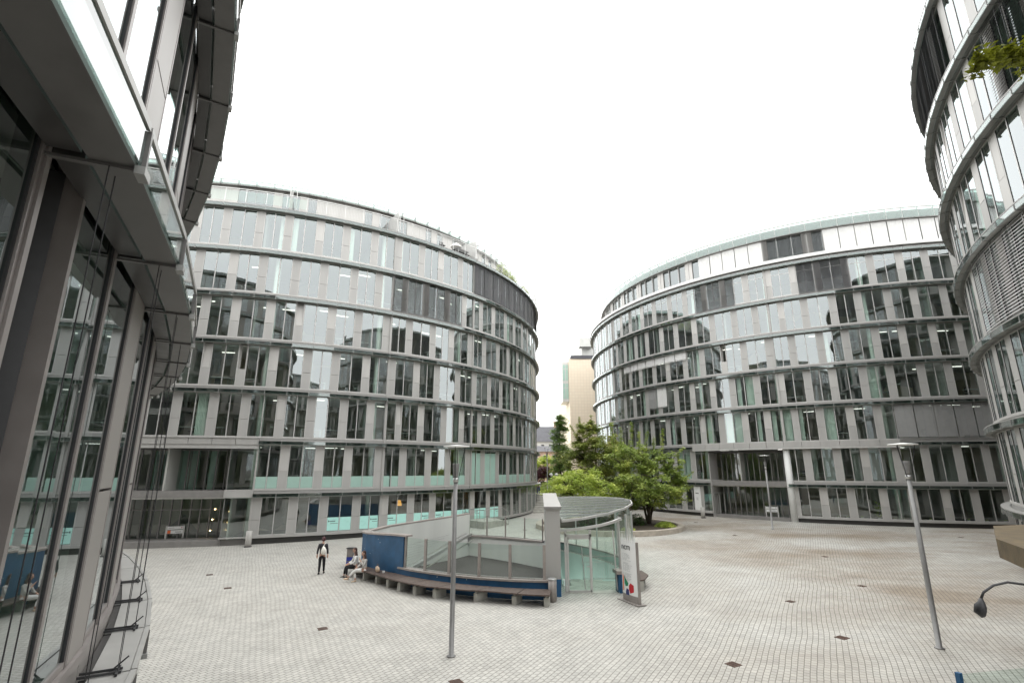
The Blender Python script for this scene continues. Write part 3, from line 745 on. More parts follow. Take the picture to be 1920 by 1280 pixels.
# entrance of B
pf = MB(); lo = MB(); lg = MB(); Rl = RB - 1.5
for i in range(-5, 0):
    a, b = thB(i), thB(i + 1)
    pf.pbox(cB, a, b, RB - 1.6, RB + .02, LB[1] - .86, LB[1] - .72, 2)
for i in range(-6, 6):
    a, b = thB(i), thB(i + 1)
    pf.pbox(cB, a + .03, b - .03, RB - .1, RB + .47, LB[1] - .52, LB[1] + .0, 0); pf.pbox(cB, a, b, RB - .1, RB + .50, LB[1] - .66, LB[1] - .53, 1)
sub(pf, 'portal_fascia', [M['clad'], M['frame'], M['box']], B, cB)
ts = [thB(-5) + 1.1 + (thB(0) - thB(-5) - 1.1) * q / 12 for q in range(13)]
for t in ts: lo.pbox(cB, t - .06, t + .06, Rl - .12, Rl + .06, .25, LB[1] - .86)
for q in range(12):
    a, b = ts[q] + .06, ts[q + 1] - .06
    for z in (.26, 3.62, LB[1] - .95): lo.pbox(cB, a, b, Rl - .08, Rl + .04, z, z + .09)
    for z0, z1 in ((.35, 3.62), (3.71, LB[1] - .95)):
        lg.quad(pol(cB, a, Rl - .03, z0), pol(cB, b, Rl - .03, z0), pol(cB, b, Rl - .03, z1), pol(cB, a, Rl - .03, z1))
o = sub(lo, 'entrance_glazing', M['ledge'], B, cB); sub(lg, 'pane', M['lobby'], o, cB)
sw = MB(); tS = thB(-5); sw.pbox(cB, tS - .02, tS + .1, Rl - .1, RB, .25, LB[1] - .86)
sw.hexa([pol(cB, tS + .1, RB - .1, 3.3), pol(cB, ts[0], Rl, 3.3), pol(cB, ts[0] - .15, Rl, 3.3), pol(cB, tS - .1, RB - .1, 3.3), pol(cB, tS + .1, RB - .1, 3.95), pol(cB, ts[0], Rl, 3.95), pol(cB, ts[0] - .15, Rl, 3.95), pol(cB, tS - .1, RB - .1, 3.95)])
sub(sw, 'portal_side_wall', M['clad'], B, cB)
dr = MB(); p0 = pol(cB, tS + .25, RB - .15, 0); p1 = pol(cB, ts[0] - .1, Rl + .05, 0)
for f_ in (0, .5, 1): q = p0.lerp(p1, f_); dr.tube([(q.x, q.y, .3), (q.x, q.y, 2.6)], .04, 6)
dr.beam((p0.x, p0.y, 2.65), (p1.x, p1.y, 2.65), .08, .1)
o = sub(dr, 'door', M['steel'], B, cB)
hn = MB()
for f_ in (.4, .62): q = p0.lerp(p1, f_); hn.tube([(q.x - .08, q.y - .08, .6), (q.x - .08, q.y - .08, 2.4)], .025, 6)
sub(hn, 'handle', M['steel'], o, cB)
ek = MB(); p = pol(cB, thB(0) + .15, RB - .05, 0); ek.tube([(p.x, p.y, .2), (p.x, p.y, LB[1] - .66)], .30, 24)
sub(ek, 'entrance_column', M['white'], B, cB, True)

# ---- C : near right
cC = (47.9, 6.1); RC = 30.8
LC = [3.4, 7.2, 10.9, 14.8, 18.7, 22.7, 26.9]
blC = [(3, i, .98, M['blind_l'], .95) for i in (-2, -1, 0, 1)] + [(6, i, 1, M['blind_d'], .9) for i in range(-14, 0)] + [(5, i, 1, M['blind_d'], .7) for i in range(2, 8)]
blC = [(k, i, f, m, t) for k, i, f, m, t in blC]
CB, thC = office(dict(c=cC, R=RC, L=LC, rng=(-34, 26), ref=153.8, shift=0, seed=31, z0=0.0, joints=set(), vent=.12, glass=M['glassC'], slat=.13,
    cols=[105, 120, 135, 150, 165, 180], lights=[3, 4], blinds=blC, hid=lambda t, k: t < 126 or t > 170,
    label='near round glass office building cut by the right edge, grey venetian blinds'))
# ---- D : the building the photo is taken from
cD = (-31.64, -10.88); RD = 32.06
LD = [3.45 + 3.6 * k for k in range(7)]
DB, thD = office(dict(c=cD, R=RD, L=LD, rng=(-14, 22), ref=24.27, shift=1, box=M['box'], soffit=M['soff'], frame=M['bronze'], clad=M['bronze2'], clad2=M['bronze'], hd=.26, openP=lambda k, t: k == 1 and 24.2 < t < 25.4, seed=41, z0=-.25, joints=set(), vent=.0, glass=M['glassC'],  # darker metals carry this building's dimness in their colour
    cols=[15, 30, 45], lights=[2], hid=lambda t, k: t > 45,
    label='office building at the left edge beside the camera, a window standing open'))
EB, thE = office(dict(c=(11, -66), R=31.8, L=[3.4 + 3.64 * k for k in range(7)], rng=(-20, 22), ref=88, shift=1, seed=51, z0=-.3, joints=set(), vent=0, simple=True, cols=[],
    label='round office building behind the camera, seen only as a reflection in the left facade windows'))
q = MB(); q.hexa([pol(cD, t_, r_, z_) for z_ in (LD[0] + .08, LD[1] - .32) for t_, r_ in ((24.42, RD - .95), (25.22, RD - .07), (25.25, RD - .11), (24.45, RD - .99))])
sub(q, 'open_vent_leaf', M['dark'], DB, cD)
# guide cables of the external blinds on the near building
for i in range(-3, 6):
    for d_ in (.22, .42):
        q = MB(); t = thD(i) + d_ - .3
        q.tube([pol(cD, t, RD + .30, LD[0] - .24), pol(cD, t, RD + .30, LD[1] - .5)], .0032, 5)
        sub(q, 'blind_cable', M['dark'], DB, cD)
    q = MB(); t = thD(i); z = LD[0] - .235
    for d_ in (-.09, .09): q.beam(pol(cD, t + d_, RD + .02, z + .05), pol(cD, t + d_, RD + .33, z + .05), .014, .02)
    q.beam(pol(cD, t - .22, RD + .3, z + .05), pol(cD, t + .22, RD + .3, z + .05), .02, .02)
    q.beam(pol(cD, t + .1, RD + .2, z), pol(cD, t + .12, RD + .36, z + .14), .012, .012); q.beam(pol(cD, t - .05, RD + .1, z), pol(cD, t - .02, RD + .3, z + .06), .012, .012)
    sub(q, 'cable_bracket', M['dark'], DB, cD)

# ------------------------------------------------------------------ ground with openings for the ramp and the stair
OC = (1.5, 31.5)      # centre of the round garage structure
RWALL = 8.85
def arc(c, r, a0, a1, n): return [(c[0] + r * cos(R(a0 + (a1 - a0) * q / n)), c[1] + r * sin(R(a0 + (a1 - a0) * q / n))) for q in range(n + 1)]
WO = [(1.75, 22.42), (.9, 22.48), (0, 22.62), (-1.35, 23.02), (-2.75, 23.65), (-3.8, 24.3), (-4.6, 24.85), (-5.1, 25.3)]      # low part, outer face
WH = [(-5.1, 25.3), (-5.5, 25.65), (-5.95, 26.0), (-6.75, 26.7), (-7.35, 27.4), (-7.75, 28.1), (-7.85, 28.9)]                  # high part
HZ = [2.03, 2.02, 2.0, 1.95, 1.90, 1.86, 1.84]
backw = [(-7.5, 28.8), (-6.95, 30.8), (-5.55, 33.3), (-4.05, 35.9), (-3.0, 38.2)]
lowb = [(-3.0, 38.2), (-1.5, 37.5), (.3, 36.4), (2.1, 34.95)]
pitp = [(1.55, 22.7)] + [(x + .12, y + .24) for x, y in WO[1:]] + [(x + .22, y + .2) for x, y in WH[1:-1]] + backw + lowb[1:]
RL = [(4.62, 23.75), (5.6, 25.2), (6.05, 27.2), (6.0, 28.9), (5.5, 30.9), (4.75, 32.6), (3.7, 34.4), (3.0, 35.3)]
stp = [(2.35, 24.9), (4.9, 24.9), (5.6, 26.9), (5.65, 28.9), (5.1, 30.8), (4.3, 32.5), (3.1, 34.2), (2.85, 34.2)]
outer = [(-400, -60), (400, -60), (400, 700), (-400, 700)]
ld = [[Vector((x, y, 0)) for x, y in L_] for L_ in (outer, pitp, stp)]
tris = tessellate_polygon(ld); flat = [p for l in ld for p in l]
g = MB(); g.v = [(p.x, p.y, gz(p.x, p.y)) for p in flat]
for t in tris:
    a, b, c_ = [flat[i] for i in t]
    if (b - a).cross(c_ - a).z < 0: t = (t[0], t[2], t[1])
    g.f.append(tuple(t)); g.m.append(0)
struct(g.build('ground', M['pave']))

# ------------------------------------------------------------------ round garage structure
ramp = thing('ramp_enclosure', (OC[0], OC[1], gz(*OC)), 'curved blue and white enclosure of the garage ramp with glass balustrades in mid plaza', 'ramp wall')
RLc = Vector((OC[0], OC[1], gz(*OC)))
def rsub(mb, name, mat, par=ramp, smooth=False):
    o = mb.build(name, mat, par, smooth, loc=RLc); o.location = (0, 0, 0); return o
def wallpath(mb, pts, th_, z0, z1, m=0, side=1):
    """vertical wall along a polyline, thickness to the left(+)/right(-)"""
    P = [Vector((x, y, 0)) for x, y in pts]; Q = []
    for k, p in enumerate(P):
        d = (P[min(k + 1, len(P) - 1)] - P[max(k - 1, 0)]).normalized(); nn = Vector((-d.y, d.x, 0)) * side
        Q.append(p + nn * th_)
    for k in range(len(P) - 1):
        za = z0[k] if hasattr(z0, '__len__') else z0; zb = z0[k + 1] if hasattr(z0, '__len__') else z0
        zc = z1[k] if hasattr(z1, '__len__') else z1; zd = z1[k + 1] if hasattr(z1, '__len__') else z1
        a, b, c_, d_ = P[k], P[k + 1], Q[k + 1], Q[k]
        mb.hexa([(a.x, a.y, za), (b.x, b.y, zb), (c_.x, c_.y, zb), (d_.x, d_.y, za), (a.x, a.y, zc), (b.x, b.y, zd), (c_.x, c_.y, zd), (d_.x, d_.y, zc)], m)
ZL = .62
def rzl(l): return list(l)
q = MB(); wallpath(q, WO, .24, -2.2, ZL - .08, side=-1); wallpath(q, WH, .24, -2.2, [z - .08 for z in HZ], side=-1)
q.hexa([(-5.1, 25.3, ZL - .1), (-5.04, 25.25, ZL - .1), (-4.9, 25.45, ZL - .1), (-4.96, 25.5, ZL - .1), (-5.1, 25.3, 1.94), (-5.04, 25.25, 1.94), (-4.9, 25.45, 1.94), (-4.96, 25.5, 1.94)])
wallpath(q, [(-7.85, 28.9), (-7.3, 30.9), (-5.9, 33.5), (-4.4, 36.1), (-3.3, 38.5)], .12, -.3, [1.76, 1.80, 1.83, 1.86, 1.88], side=-1)
rsub(q, 'outer_wall', M['blue'])
q = MB(); off = lambda P, dx, dy: [(x + dx, y + dy) for x, y in P]
wallpath(q, off([(-4.85, 25.08)] + WH[:-1] + [(-7.85, 28.9)], -.03, -.06), .36, [z - .075 for z in [2.03] + HZ], [2.03] + HZ, side=-1)
rsub(q, 'coping', M['coping']); q = MB()
wallpath(q, off(WO + [(-5.3, 25.45)], -.01, -.06), .36, ZL - .075, ZL, side=-1)
rsub(q, 'coping', M['coping']); q = MB()
wallpath(q, [(-7.75, 29.0), (-7.2, 30.95), (-5.8, 33.5), (-4.3, 36.1), (-3.25, 38.45)], .30, [1.76, 1.80, 1.83, 1.86, 1.88], [1.84, 1.88, 1.91, 1.94, 1.96], side=-1)
rsub(q, 'coping', M['coping']); q = MB()
wallpath(q, [(-3.25, 38.5), (-1.5, 37.8), (.3, 36.7), (2.15, 35.3)], .34, .40, .49, side=-1)
rsub(q, 'coping', M['coping'])
q = MB(); wallpath(q, backw, .2, -2.2, [1.755, 1.79, 1.82, 1.85, 1.87], side=1); wallpath(q, lowb, .2, -2.2, .395, side=1)
wallpath(q, [(x + .13, y + .245) for x, y in WO[1:]], .02, -2.2, ZL - .09, side=-1); wallpath(q, [(x + .23, y + .205) for x, y in WH[1:-1]], .02, -2.2, 1.93, side=-1)
rsub(q, 'inner_wall', M['render'])
q = MB(); zf = lambda x: -.72 - .06 * (x + 5)
ct = (-2.4, 30.5)
for k in range(len(pitp)):
    a = pitp[k]; b = pitp[(k + 1) % len(pitp)]
    q.poly([(ct[0], ct[1], zf(ct[0])), (a[0], a[1], zf(a[0])), (b[0], b[1], zf(b[0]))])
rsub(q, 'ramp_floor', M['ramp'])
q = MB(); s0 = Vector((-5.05, 26.6, .28)); s1 = Vector((-2.85, 36.0, .78))
q.beam(s0, s1, .40, .05); q.beam(s0 + Vector((.2, -.05, .05)), s1 + Vector((.2, -.05, .05)), .03, .16); q.beam(s0 + Vector((-.2, .05, .05)), s1 + Vector((-.2, .05, .05)), .03, .16)
q.beam(s1 + Vector((0, -.3, -.05)), s1 + Vector((0, -.3, -.65)), .14, .10); q.tube([s0 + Vector((.35, -.1, -.2)), s1 + Vector((.3, -.1, -.32))], .035, 6)
rsub(q, 'ramp_guard', M['steel'])
q = MB()
for k in range(8):
    z = .86 - k * .13; a = Vector((-6.3, 29.3, z)); b = a.lerp(Vector((-3.9, 35.2, z + .05)), .95 - k * .11); q.tube([a, b], .013, 5)
rsub(q, 'cable_rail', M['steel'])
def bal(pts, z0, ztop, wth, ppar):
    for k, (x, y) in enumerate(pts):
        pm = MB(); a = math.atan2(y - OC[1], x - OC[0]); pm.obox((x, y), .09, wth, z0, ztop + .03, a); rsub(pm, 'post', M['coping'], ppar)
        if k < len(pts) - 1:
            x2, y2 = pts[k + 1]; g_ = MB(); g_.quad((x, y, z0 + .05), (x2, y2, z0 + .05), (x2, y2, ztop), (x, y, ztop)); rsub(g_, 'glass_pane', M['rail_glass'], ppar)
fb = [(-4.93, 25.28), (-3.88, 24.5), (-2.72, 23.77), (-1.38, 23.17), (-.08, 22.78), (1.33, 22.58)]
bl = MB(); wallpath(bl, list(reversed(fb)), .05, ZL + .001, ZL + .05, side=-1); b1 = rsub(bl, 'balustrade', M['steel'])
bal(fb, ZL, 1.92, .12, b1)
lb = [(-3.05, 38.3), (-1.75, 37.75), (-.45, 37.05), (.85, 36.25), (2.0, 35.3)]
bl = MB(); wallpath(bl, lb, .05, .491, .54); b2 = rsub(bl, 'balustrade', M['steel'])
bal(lb, .49, 1.80, .08, b2)
q = MB(); P = [(1.42, 22.9), (2.04, 22.9), (2.86, 35.5), (2.12, 35.5)]
q.hexa([(x, y, ZL - .05) for x, y in P] + [(x, y, 3.33) for (x, y) in P]); rsub(q, 'dividing_wall', M['clad'])
q = MB(); q.hexa([(x, y, -3) for x, y in P] + [(x, y, ZL - .055) for x, y in P]); rsub(q, 'wall_base', M['blue'])
q = MB(); P2 = [(1.36, 22.82), (2.10, 22.82), (2.92, 35.6), (2.06, 35.6)]
q.hexa([(x, y, 3.335) for (x, y) in P2] + [(x, y, 3.44) for (x, y) in P2]); rsub(q, 'wall_cap', M['capm'])

# stair pavilion with curved glass canopy
pav = thing('stair_pavilion', (3.9, 27, gz(3.9, 27)), 'glass stair pavilion with a curved glass canopy right of the grey dividing wall', 'pavilion')
PL = Vector((3.9, 27, gz(3.9, 27)))
def psub(mb, name, mat, par=pav, smooth=False):
    o = mb.build(name, mat, par, smooth, loc=PL); o.location = (0, 0, 0); return o
zg = -.09
# roof
zr = lambda x, y: 2.85 + .05 * (x - 2.1) + .02 * (y - 23)
rp = [(2.12, 22.95), (3.0, 23.35), (4.4, 24.7), (5.6, 26.6), (6.45, 28.7), (6.8, 30.6), (6.6, 32.4), (5.6, 34.1), (4.2, 35.3), (2.95, 35.6), (2.8, 34.2)]
q = MB(); q.poly([(x, y, zr(x, y)) for x, y in rp]); psub(q, 'roof_glass', M['roofglass'])
q = MB()
def span(y):   # x extent of the roof at y
    xs = []
    for k in range(len(rp)):
        a, b = rp[k], rp[(k + 1) % len(rp)]
        if (a[1] - y) * (b[1] - y) < 0: t = (y - a[1]) / (b[1] - a[1]); xs.append(a[0] + t * (b[0] - a[0]))
    return (min(xs), max(xs)) if len(xs) > 1 else None
for k in range(9):
    y = 23.35 + k * 1.4; s_ = span(y)
    if s_: q.beam((s_[0], y, zr(s_[0], y) + .03), (s_[1], y, zr(s_[1], y) + .03), .07, .05)
psub(q, 'roof_rib', M['steel'])
q = MB()
for k in range(len(rp) - 1):
    a, b = rp[k], rp[k + 1]; q.beam((a[0], a[1], zr(*a) - .0), (b[0], b[1], zr(*b) - .0), .06, .10)
psub(q, 'roof_edge', M['frame'])
# curved front beam
q = MB(); pts = [(2.1, 23.5, 2.42), (2.7, 23.5, 2.46), (3.3, 23.52, 2.53), (3.9, 23.58, 2.62), (4.4, 23.7, 2.73), (4.85, 23.9, 2.86)]
for a, b in zip(pts, pts[1:]): q.beam(a, b, .09, .11)
psub(q, 'front_beam', M['frame'])
# posts of the curved glass wall standing on the low wall
for (x, y) in [(4.72, 23.95), (5.2, 24.6), (5.75, 25.9), (6.0, 27.8), (5.75, 29.9), (5.0, 31.9), (4.0, 33.8), (3.1, 35.1)]:
    q = MB(); q.obox((x, y), (.09), .07, .47 if y > 24.2 else .80, zr(x, y) - .05, math.atan2(y - 27, x - 2.5)); psub(q, 'post', M['frame'])
q = MB(); gp_ = [(4.72, 23.95), (5.2, 24.6), (5.75, 25.9), (6.0, 27.8), (5.75, 29.9), (5.0, 31.9), (4.0, 33.8), (3.1, 35.1)]
for a, b in zip(gp_, gp_[1:]): q.quad((a[0], a[1], .5), (b[0], b[1], .5), (b[0], b[1], zr(*b) - .1), (a[0], a[1], zr(*a) - .1))
psub(q, 'glass_wall', M['rail_glass'])
# low wall: blue outside, teal inside, stone coping
q = MB(); wallpath(q, RL, .10, -.3, .395, side=-1); psub(q, 'low_wall', M['blue'])
q = MB(); wallpath(q, RL, .16, -3, .395, side=1); wallpath(q, [(2.95, 34.9), (2.25, 24.8)], .05, -3, .0); psub(q, 'stairwell_lining', M['teal'])
q = MB(); wallpath(q, RL, .2, .40, .47, side=1); psub(q, 'coping', M['coping'])
q = MB(); q.obox((4.72, 23.72), .42, .52, zg - .02, .66, .1); psub(q, 'pedestal', M['blue'])
q = MB(); q.obox((4.7, 23.72), .56, .64, .663, .80, .1); psub(q, 'pedestal_cap', M['coping'])
# stair, floor and railings
q = MB()
for k in range(12): q.box(2.75, 4.3, 26.0 + k * .32, 26.32 + k * .32, -2.8, -.1 - k * .18)
q.box(2.7, 5.2, 24.9, 26.0, -.6, -.1); psub(q, 'stair', M['concrete'])
q = MB(); q.beam((3.3, 25.9, 1.0), (4.9, 25.9, 1.0), .04, .04); q.beam((3.3, 25.9, .75), (4.9, 25.9, .75), .02, .02); q.beam((3.3, 25.9, .02), (4.9, 25.9, .02), .03, .03)
for k in range(17): q.beam((3.3 + k * .1, 25.9, .02), (3.3 + k * .1, 25.9, .74), .012, .012)
q.beam((2.35, 25.9, -.02), (3.2, 25.9, -.02), .04, .04)
for k in range(9): q.beam((2.35 + k * .1, 25.9, -.7), (2.35 + k * .1, 25.9, -.02), .012, .012)
psub(q, 'stair_railing', M['steel'])
# door leaf and frame
q = MB()
for x, w_ in ((2.32, .09), (2.42, .07), (3.40, .10)): q.box(x - w_ / 2, x + w_ / 2, 23.6, 23.7, zg, 2.42 if x > 3 or x < 2.35 else 2.14)
for z, x0, x1 in ((2.15, 2.3, 3.45), (2.04, 2.42, 3.4), (zg, 2.42, 3.4)): q.box(x0, x1, 23.6, 23.69, z, z + .1)
fr = psub(q, 'door_frame', M['frame'])
q = MB(); q.quad((2.46, 23.65, 0), (3.35, 23.65, 0), (3.35, 23.65, 2.04), (2.46, 23.65, 2.04)); q.quad((2.3, 23.65, 2.26), (3.4, 23.65, 2.26), (3.4, 23.65, 2.46), (2.3, 23.65, 2.42)); q.quad((3.45, 23.65, 0), (4.55, 23.75, 0), (4.6, 23.75, 2.6), (3.45, 23.65, 2.5)); psub(q, 'glass_pane', M['rail_glass'], fr)
q = MB(); q.tube([(3.12, 23.55, .05), (3.05, 23.53, 1.0), (3.0, 23.55, 1.75)], .02, 8); q.box(3.22, 3.34, 23.54, 23.6, .93, .97); psub(q, 'handle', M['steel'], fr)
q = MB(); q.beam((4.5, 23.65, .0), (4.4, 23.65, 2.4), .05, .05); psub(q, 'post', M['frame'])
q = MB(); q.box(2.3, 4.5, 23.5, 24.9, -.2, zg + .012); psub(q, 'threshold', M['concrete'])

# ------------------------------------------------------------------ curved bench
bench = thing('curved_bench', (OC[0], OC[1], -.12), 'long curved wooden bench on concrete blocks around the blue wall', 'bench')
def bsub(mb, name, mat, par=None): o = mb.build(name, mat, par or bench, loc=(OC[0], OC[1], -.12)); o.location = (0, 0, 0); return o
BF = [(1.45, 21.25), (.5, 21.4), (-.8, 21.93), (-2.1, 22.22), (-3.5, 22.78), (-4.35, 23.35), (-5.15, 24.05), (-5.9, 24.85), (-6.6, 25.6), (-7.4, 26.45), (-8.05, 27.4), (-8.4, 28.4)]
BK = [(1.6, 22.25), (.75, 22.36), (-.2, 22.55), (-1.5, 22.98), (-2.85, 23.6), (-3.75, 24.15), (-4.6, 24.78), (-5.3, 25.42), (-6.0, 26.0), (-6.8, 26.75), (-7.35, 27.5), (-7.7, 28.4)]
def along(P, f):
    n_ = len(P) - 1; x = min(max(f, 0), .9999) * n_; k = int(x); t = x - k
    return Vector((P[k][0] + (P[k + 1][0] - P[k][0]) * t, P[k][1] + (P[k + 1][1] - P[k][1]) * t, 0))
nb_s = 9
for s_ in range(nb_s):
    q = MB(); f0, f1 = s_ / nb_s + .0012, (s_ + 1) / nb_s - .0012
    for r_ in range(5):
        for m_ in range(3):
            u, v = f0 + (f1 - f0) * m_ / 3, f0 + (f1 - f0) * (m_ + 1) / 3
            w0, w1 = r_ / 5 + .006, (r_ + 1) / 5 - .006
            a, b, c_, d_ = along(BF, u).lerp(along(BK, u), w0), along(BF, v).lerp(along(BK, v), w0), along(BF, v).lerp(along(BK, v), w1), along(BF, u).lerp(along(BK, u), w1)
            q.hexa([(p.x, p.y, z) for z in (.28, .33) for p in (a, d_, c_, b)])
    bsub(q, 'seat', M['wood'])
for f in (.015, .125, .235, .35, .44, .53, .61, .70, .80, .92):
    a = along(BF, f); b = along(BK, f); d = (b - a).normalized(); q = MB()
    ca = a + d * .45; q.obox((ca.x, ca.y), .19, .60, -.2, .19, math.atan2(d.y, d.x) - pi / 2); q.obox((ca.x, ca.y), .08, .55, .19, .278, math.atan2(d.y, d.x) - pi / 2)
    bsub(q, 'leg', M['concrete'])
bench2 = thing('curved_bench', (5.9, 24.3, -.08), 'short wooden bench section behind the sign board', 'bench')
q = MB(); P = [(4.95, 23.3), (5.75, 23.9), (6.15, 24.85), (6.1, 25.9)]
wallpath(q, P, .48, .33, .38, side=1); o = q.build('seat', M['wood'], bench2, loc=(5.9, 24.3, -.08)); o.location = (0, 0, 0)
for (x, y, a) in ((5.45, 23.95, .7), (5.85, 25.2, 1.4)):
    q = MB(); q.obox((x, y), .3, .42, -.1, .33, a); o = q.build('leg', M['concrete'], bench2, loc=(5.9, 24.3, -.08)); o.location = (0, 0, 0)

# ------------------------------------------------------------------ litter bin, sign totem
bn = thing('litter_bin', (1.62, 22.2, -.12), 'grey cylindrical litter bin at the right end of the curved bench', 'bin')
q = MB(); q.lathe((0, 0, 0), [(.15, 0), (.15, .06), (.17, .07), (.17, .85), (.155, .86), (.155, .62), (.14, .62)], 24); q.build('body', M['bin'], bn, True)
q = MB(); q.lathe((0, 0, 0), [(.172, .80), (.18, .81), (.18, .87), (.165, .875)], 24); q.build('rim', M['steel'], bn, True)
bn2 = thing('litter_bin', (-8.75, 29.6, gz(-8.75, 29.6)), 'grey and blue hooded litter bin behind the seated people', 'bin')
q = MB(); q.box(-.17, .17, -.13, .13, .5, .92); q.build('body', M['bin'], bn2)
q = MB(); q.box(-.175, .175, -.135, .135, .12, .495); q.build('container', M['blue_p'], bn2)
q = MB(); q.box(-.2, .2, -.18, .16, .92, .96); q.box(-.03, .03, .1, .125, 0, .92); q.build('hood', M['dark'], bn2)

tot = thing('sign_totem', (4.72, 22.0, -.09), 'tall white information board with coloured shapes beside the stair pavilion', 'sign')
ta = math.atan2(21.5 - 22.5, 4.93 - 4.5)
tot.rotation_euler = (0, 0, ta)
q = MB(); q.obox((0, 0), 1.35, .42, 0, .03, 0); q.build('base', M['bin'], tot)
q = MB(); n_ = 8
prof = [(-.55, 0)] + [(-.5 + 1.0 * k / n_, -.04 - .05 * sin(pi * k / n_)) for k in range(n_ + 1)] + [(.55, -.06), (.55, .06), (-.5, .06)]
for k in range(len(prof)):
    a, b = prof[k], prof[(k + 1) % len(prof)]; q.quad((a[0], a[1], .03), (b[0], b[1], .03), (b[0], b[1], 2.27), (a[0], a[1], 2.27))
q.poly([(x, y, 2.27) for x, y in prof]); q.build('body', M['bin'], tot)
q = MB()
for k in range(n_): a, b = prof[1 + k], prof[2 + k]; q.quad((a[0], a[1] - .004, .28), (b[0], b[1] - .004, .28), (b[0], b[1] - .004, 2.58), (a[0], a[1] - .004, 2.22))
face = q.build('face_panel', M['white'], tot)
def onface(x): u = (x + .5); return -.04 - .05 * sin(pi * max(0, min(1, u))) - .009
text('lettering', 'ncm', .34, M['ink'], face, (-.08, onface(-.08) - .005, 2.05), (R(90), 0, 0))
q = MB(); rt = random.Random(3)
for k in range(26):
    z = 1.78 - k * .036 - (.06 if k > 7 else 0) - (.06 if k > 16 else 0); x1 = -.05 + rt.random() * .35
    for s_ in range(4):
        u = -.36 + (x1 + .36) * s_ / 4; v = -.36 + (x1 + .36) * (s_ + .85) / 4; q.box(u, v, onface(u) - .002, onface(u) + .002, z, z + .009)
q.build('printed_lines', M['greytext'], face)
def shape(pts, mat, nm):
    q = MB(); q.poly([(x, onface(x) - .004, z) for x, z in pts]); q.poly([(x, onface(x) - .001, z) for x, z in reversed(pts)]); q.build(nm, mat, face)
shape([(-.30, .98), (-.22, .86), (-.02, .70), (-.05, .60), (-.22, .56), (-.28, .66)], M['green_p'], 'green_mark')
shape([(.02, .62), (.12, .72), (.30, .66), (.30, .42), (.08, .34), (.02, .46)], M['red_p'], 'red_mark')
shape([(-.22, .36), (-.14, .50), (0, .46), (.02, .26), (-.22, .26)], M['navy_p'], 'navy_mark')
shape([(-.42, 1.0), (-.34, .88), (-.36, .40), (-.44, .36)], M['orange'], 'orange_mark')

# ------------------------------------------------------------------ street lamps
def lamp(loc, label, rz=0):
    r = thing('street_lamp', loc, label, 'street lamp', 'street lamps of the plaza', rz)
    q = MB(); q.lathe((0, 0, 0), [(.13, 0), (.13, .03), (.075, .04), (.072, 2.0), (.062, 4.85)], 16); q.build('pole', M['polemetal'], r, True)
    q = MB(); q.lathe((0, 0, 0), [(.085, 4.80), (.085, 4.92), (.065, 4.93)], 16); q.build('collar', M['steel'], r, True)
    q = MB(); q.lathe((0, 0, 0), [(.065, 4.93), (.075, 5.0), (.105, 5.32), (.105, 5.36), (.09, 5.36)], 18); q.build('projector', M['polemetal'], r, True)
    q = MB(); q.lathe((0, 0, 0), [(.02, 5.84), (.40, 5.86), (.415, 5.875), (.40, 5.89), (.02, 5.93)], 28); q.build('reflector_disc', M['white'], r, True)
    q = MB()
    for k in range(3):
        t = k * 2.094 + 2.6; q.tube([(.09 * cos(t), .09 * sin(t), 4.88), (.30 * cos(t), .30 * sin(t), 5.86)], .012, 6)
    q.build('brace', M['dark'], r)
    return r
lp = lamp((-1.74, 16.32, gz(-1.74, 16.32)), 'grey street lamp standing in front of the curved bench')
copy_tree(lp, (12.57, 16.72, gz(12.57, 16.72)), 1.0, 'tall grey street lamp alone on the stained paving at the right')
copy_tree(lp, (21.31, 44.14, gz(21.31, 44.14)), 2.0, 'distant grey street lamp before the lobby of the right round building')
copy_tree(lp, (4.5, 67.2, 1.75), .4, 'farthest grey street lamp at the top of the stairs in the gap')

# ------------------------------------------------------------------ drains
for (x, y, w_, lab) in [(-6.35, 18.92, .3, 'rusty square drain cover in the paving left of the front lamp'), (-15.19, 27.68, .3, 'small brown drain cover nearest the left facade'), (-12.72, 24.8, .3, 'brown drain cover between the left facade and the walking person'),
    (-1.41, 14.56, .3, 'rusty drain cover at the bottom edge of the view'), (6.03, 15.6, .32, 'slotted drain grate nearest the camera on the right'), (10.32, 17.71, .32, 'slotted drain grate left of the right lamp post'),
    (10.99, 22.0, .28, 'brown drain grate in mid plaza right of the sign board'), (15.48, 24.5, .28, 'brown drain grate in the stained paving behind the right lamp'), (18.17, 31.72, .28, 'thin drain grate in the stained paving before the far facade'),
    (16.81, 40.82, .28, 'thin drain grate right of the round planter'), (16.88, 49.4, .28, 'small drain grate between the planter and the lobby'), (32.35, 39.05, .28, 'drain grate at the far right of the plaza'), (1.06, 44.71, .28, 'drain grate behind the glass balustrade before the stairs')]:
    z = gz(x, y); r = thing('drain_cover', (x, y, z + .006), lab, 'drain', 'drain covers in the paving', R(30))
    q = MB(); s_ = w_ / 2
    for a, b, c_, d_ in ((-s_, s_, -s_, -s_ + .03), (-s_, s_, s_ - .03, s_), (-s_, -s_ + .03, -s_ + .03, s_ - .03), (s_ - .03, s_, -s_ + .03, s_ - .03)): q.box(a, b, c_, d_, -.02, .006)
    q.build('frame', M['rust'], r)
    q = MB()
    for k in range(6): x0 = -s_ + .045 + k * (w_ - .07) / 6; q.box(x0, x0 + .022, -s_ + .03, s_ - .03, -.015, .004)
    q.build('grate', M['rust'], r)
    q = MB(); q.box(-s_, s_, -s_, s_, -.005, -.002); q.build('sump', M['dark'], r)

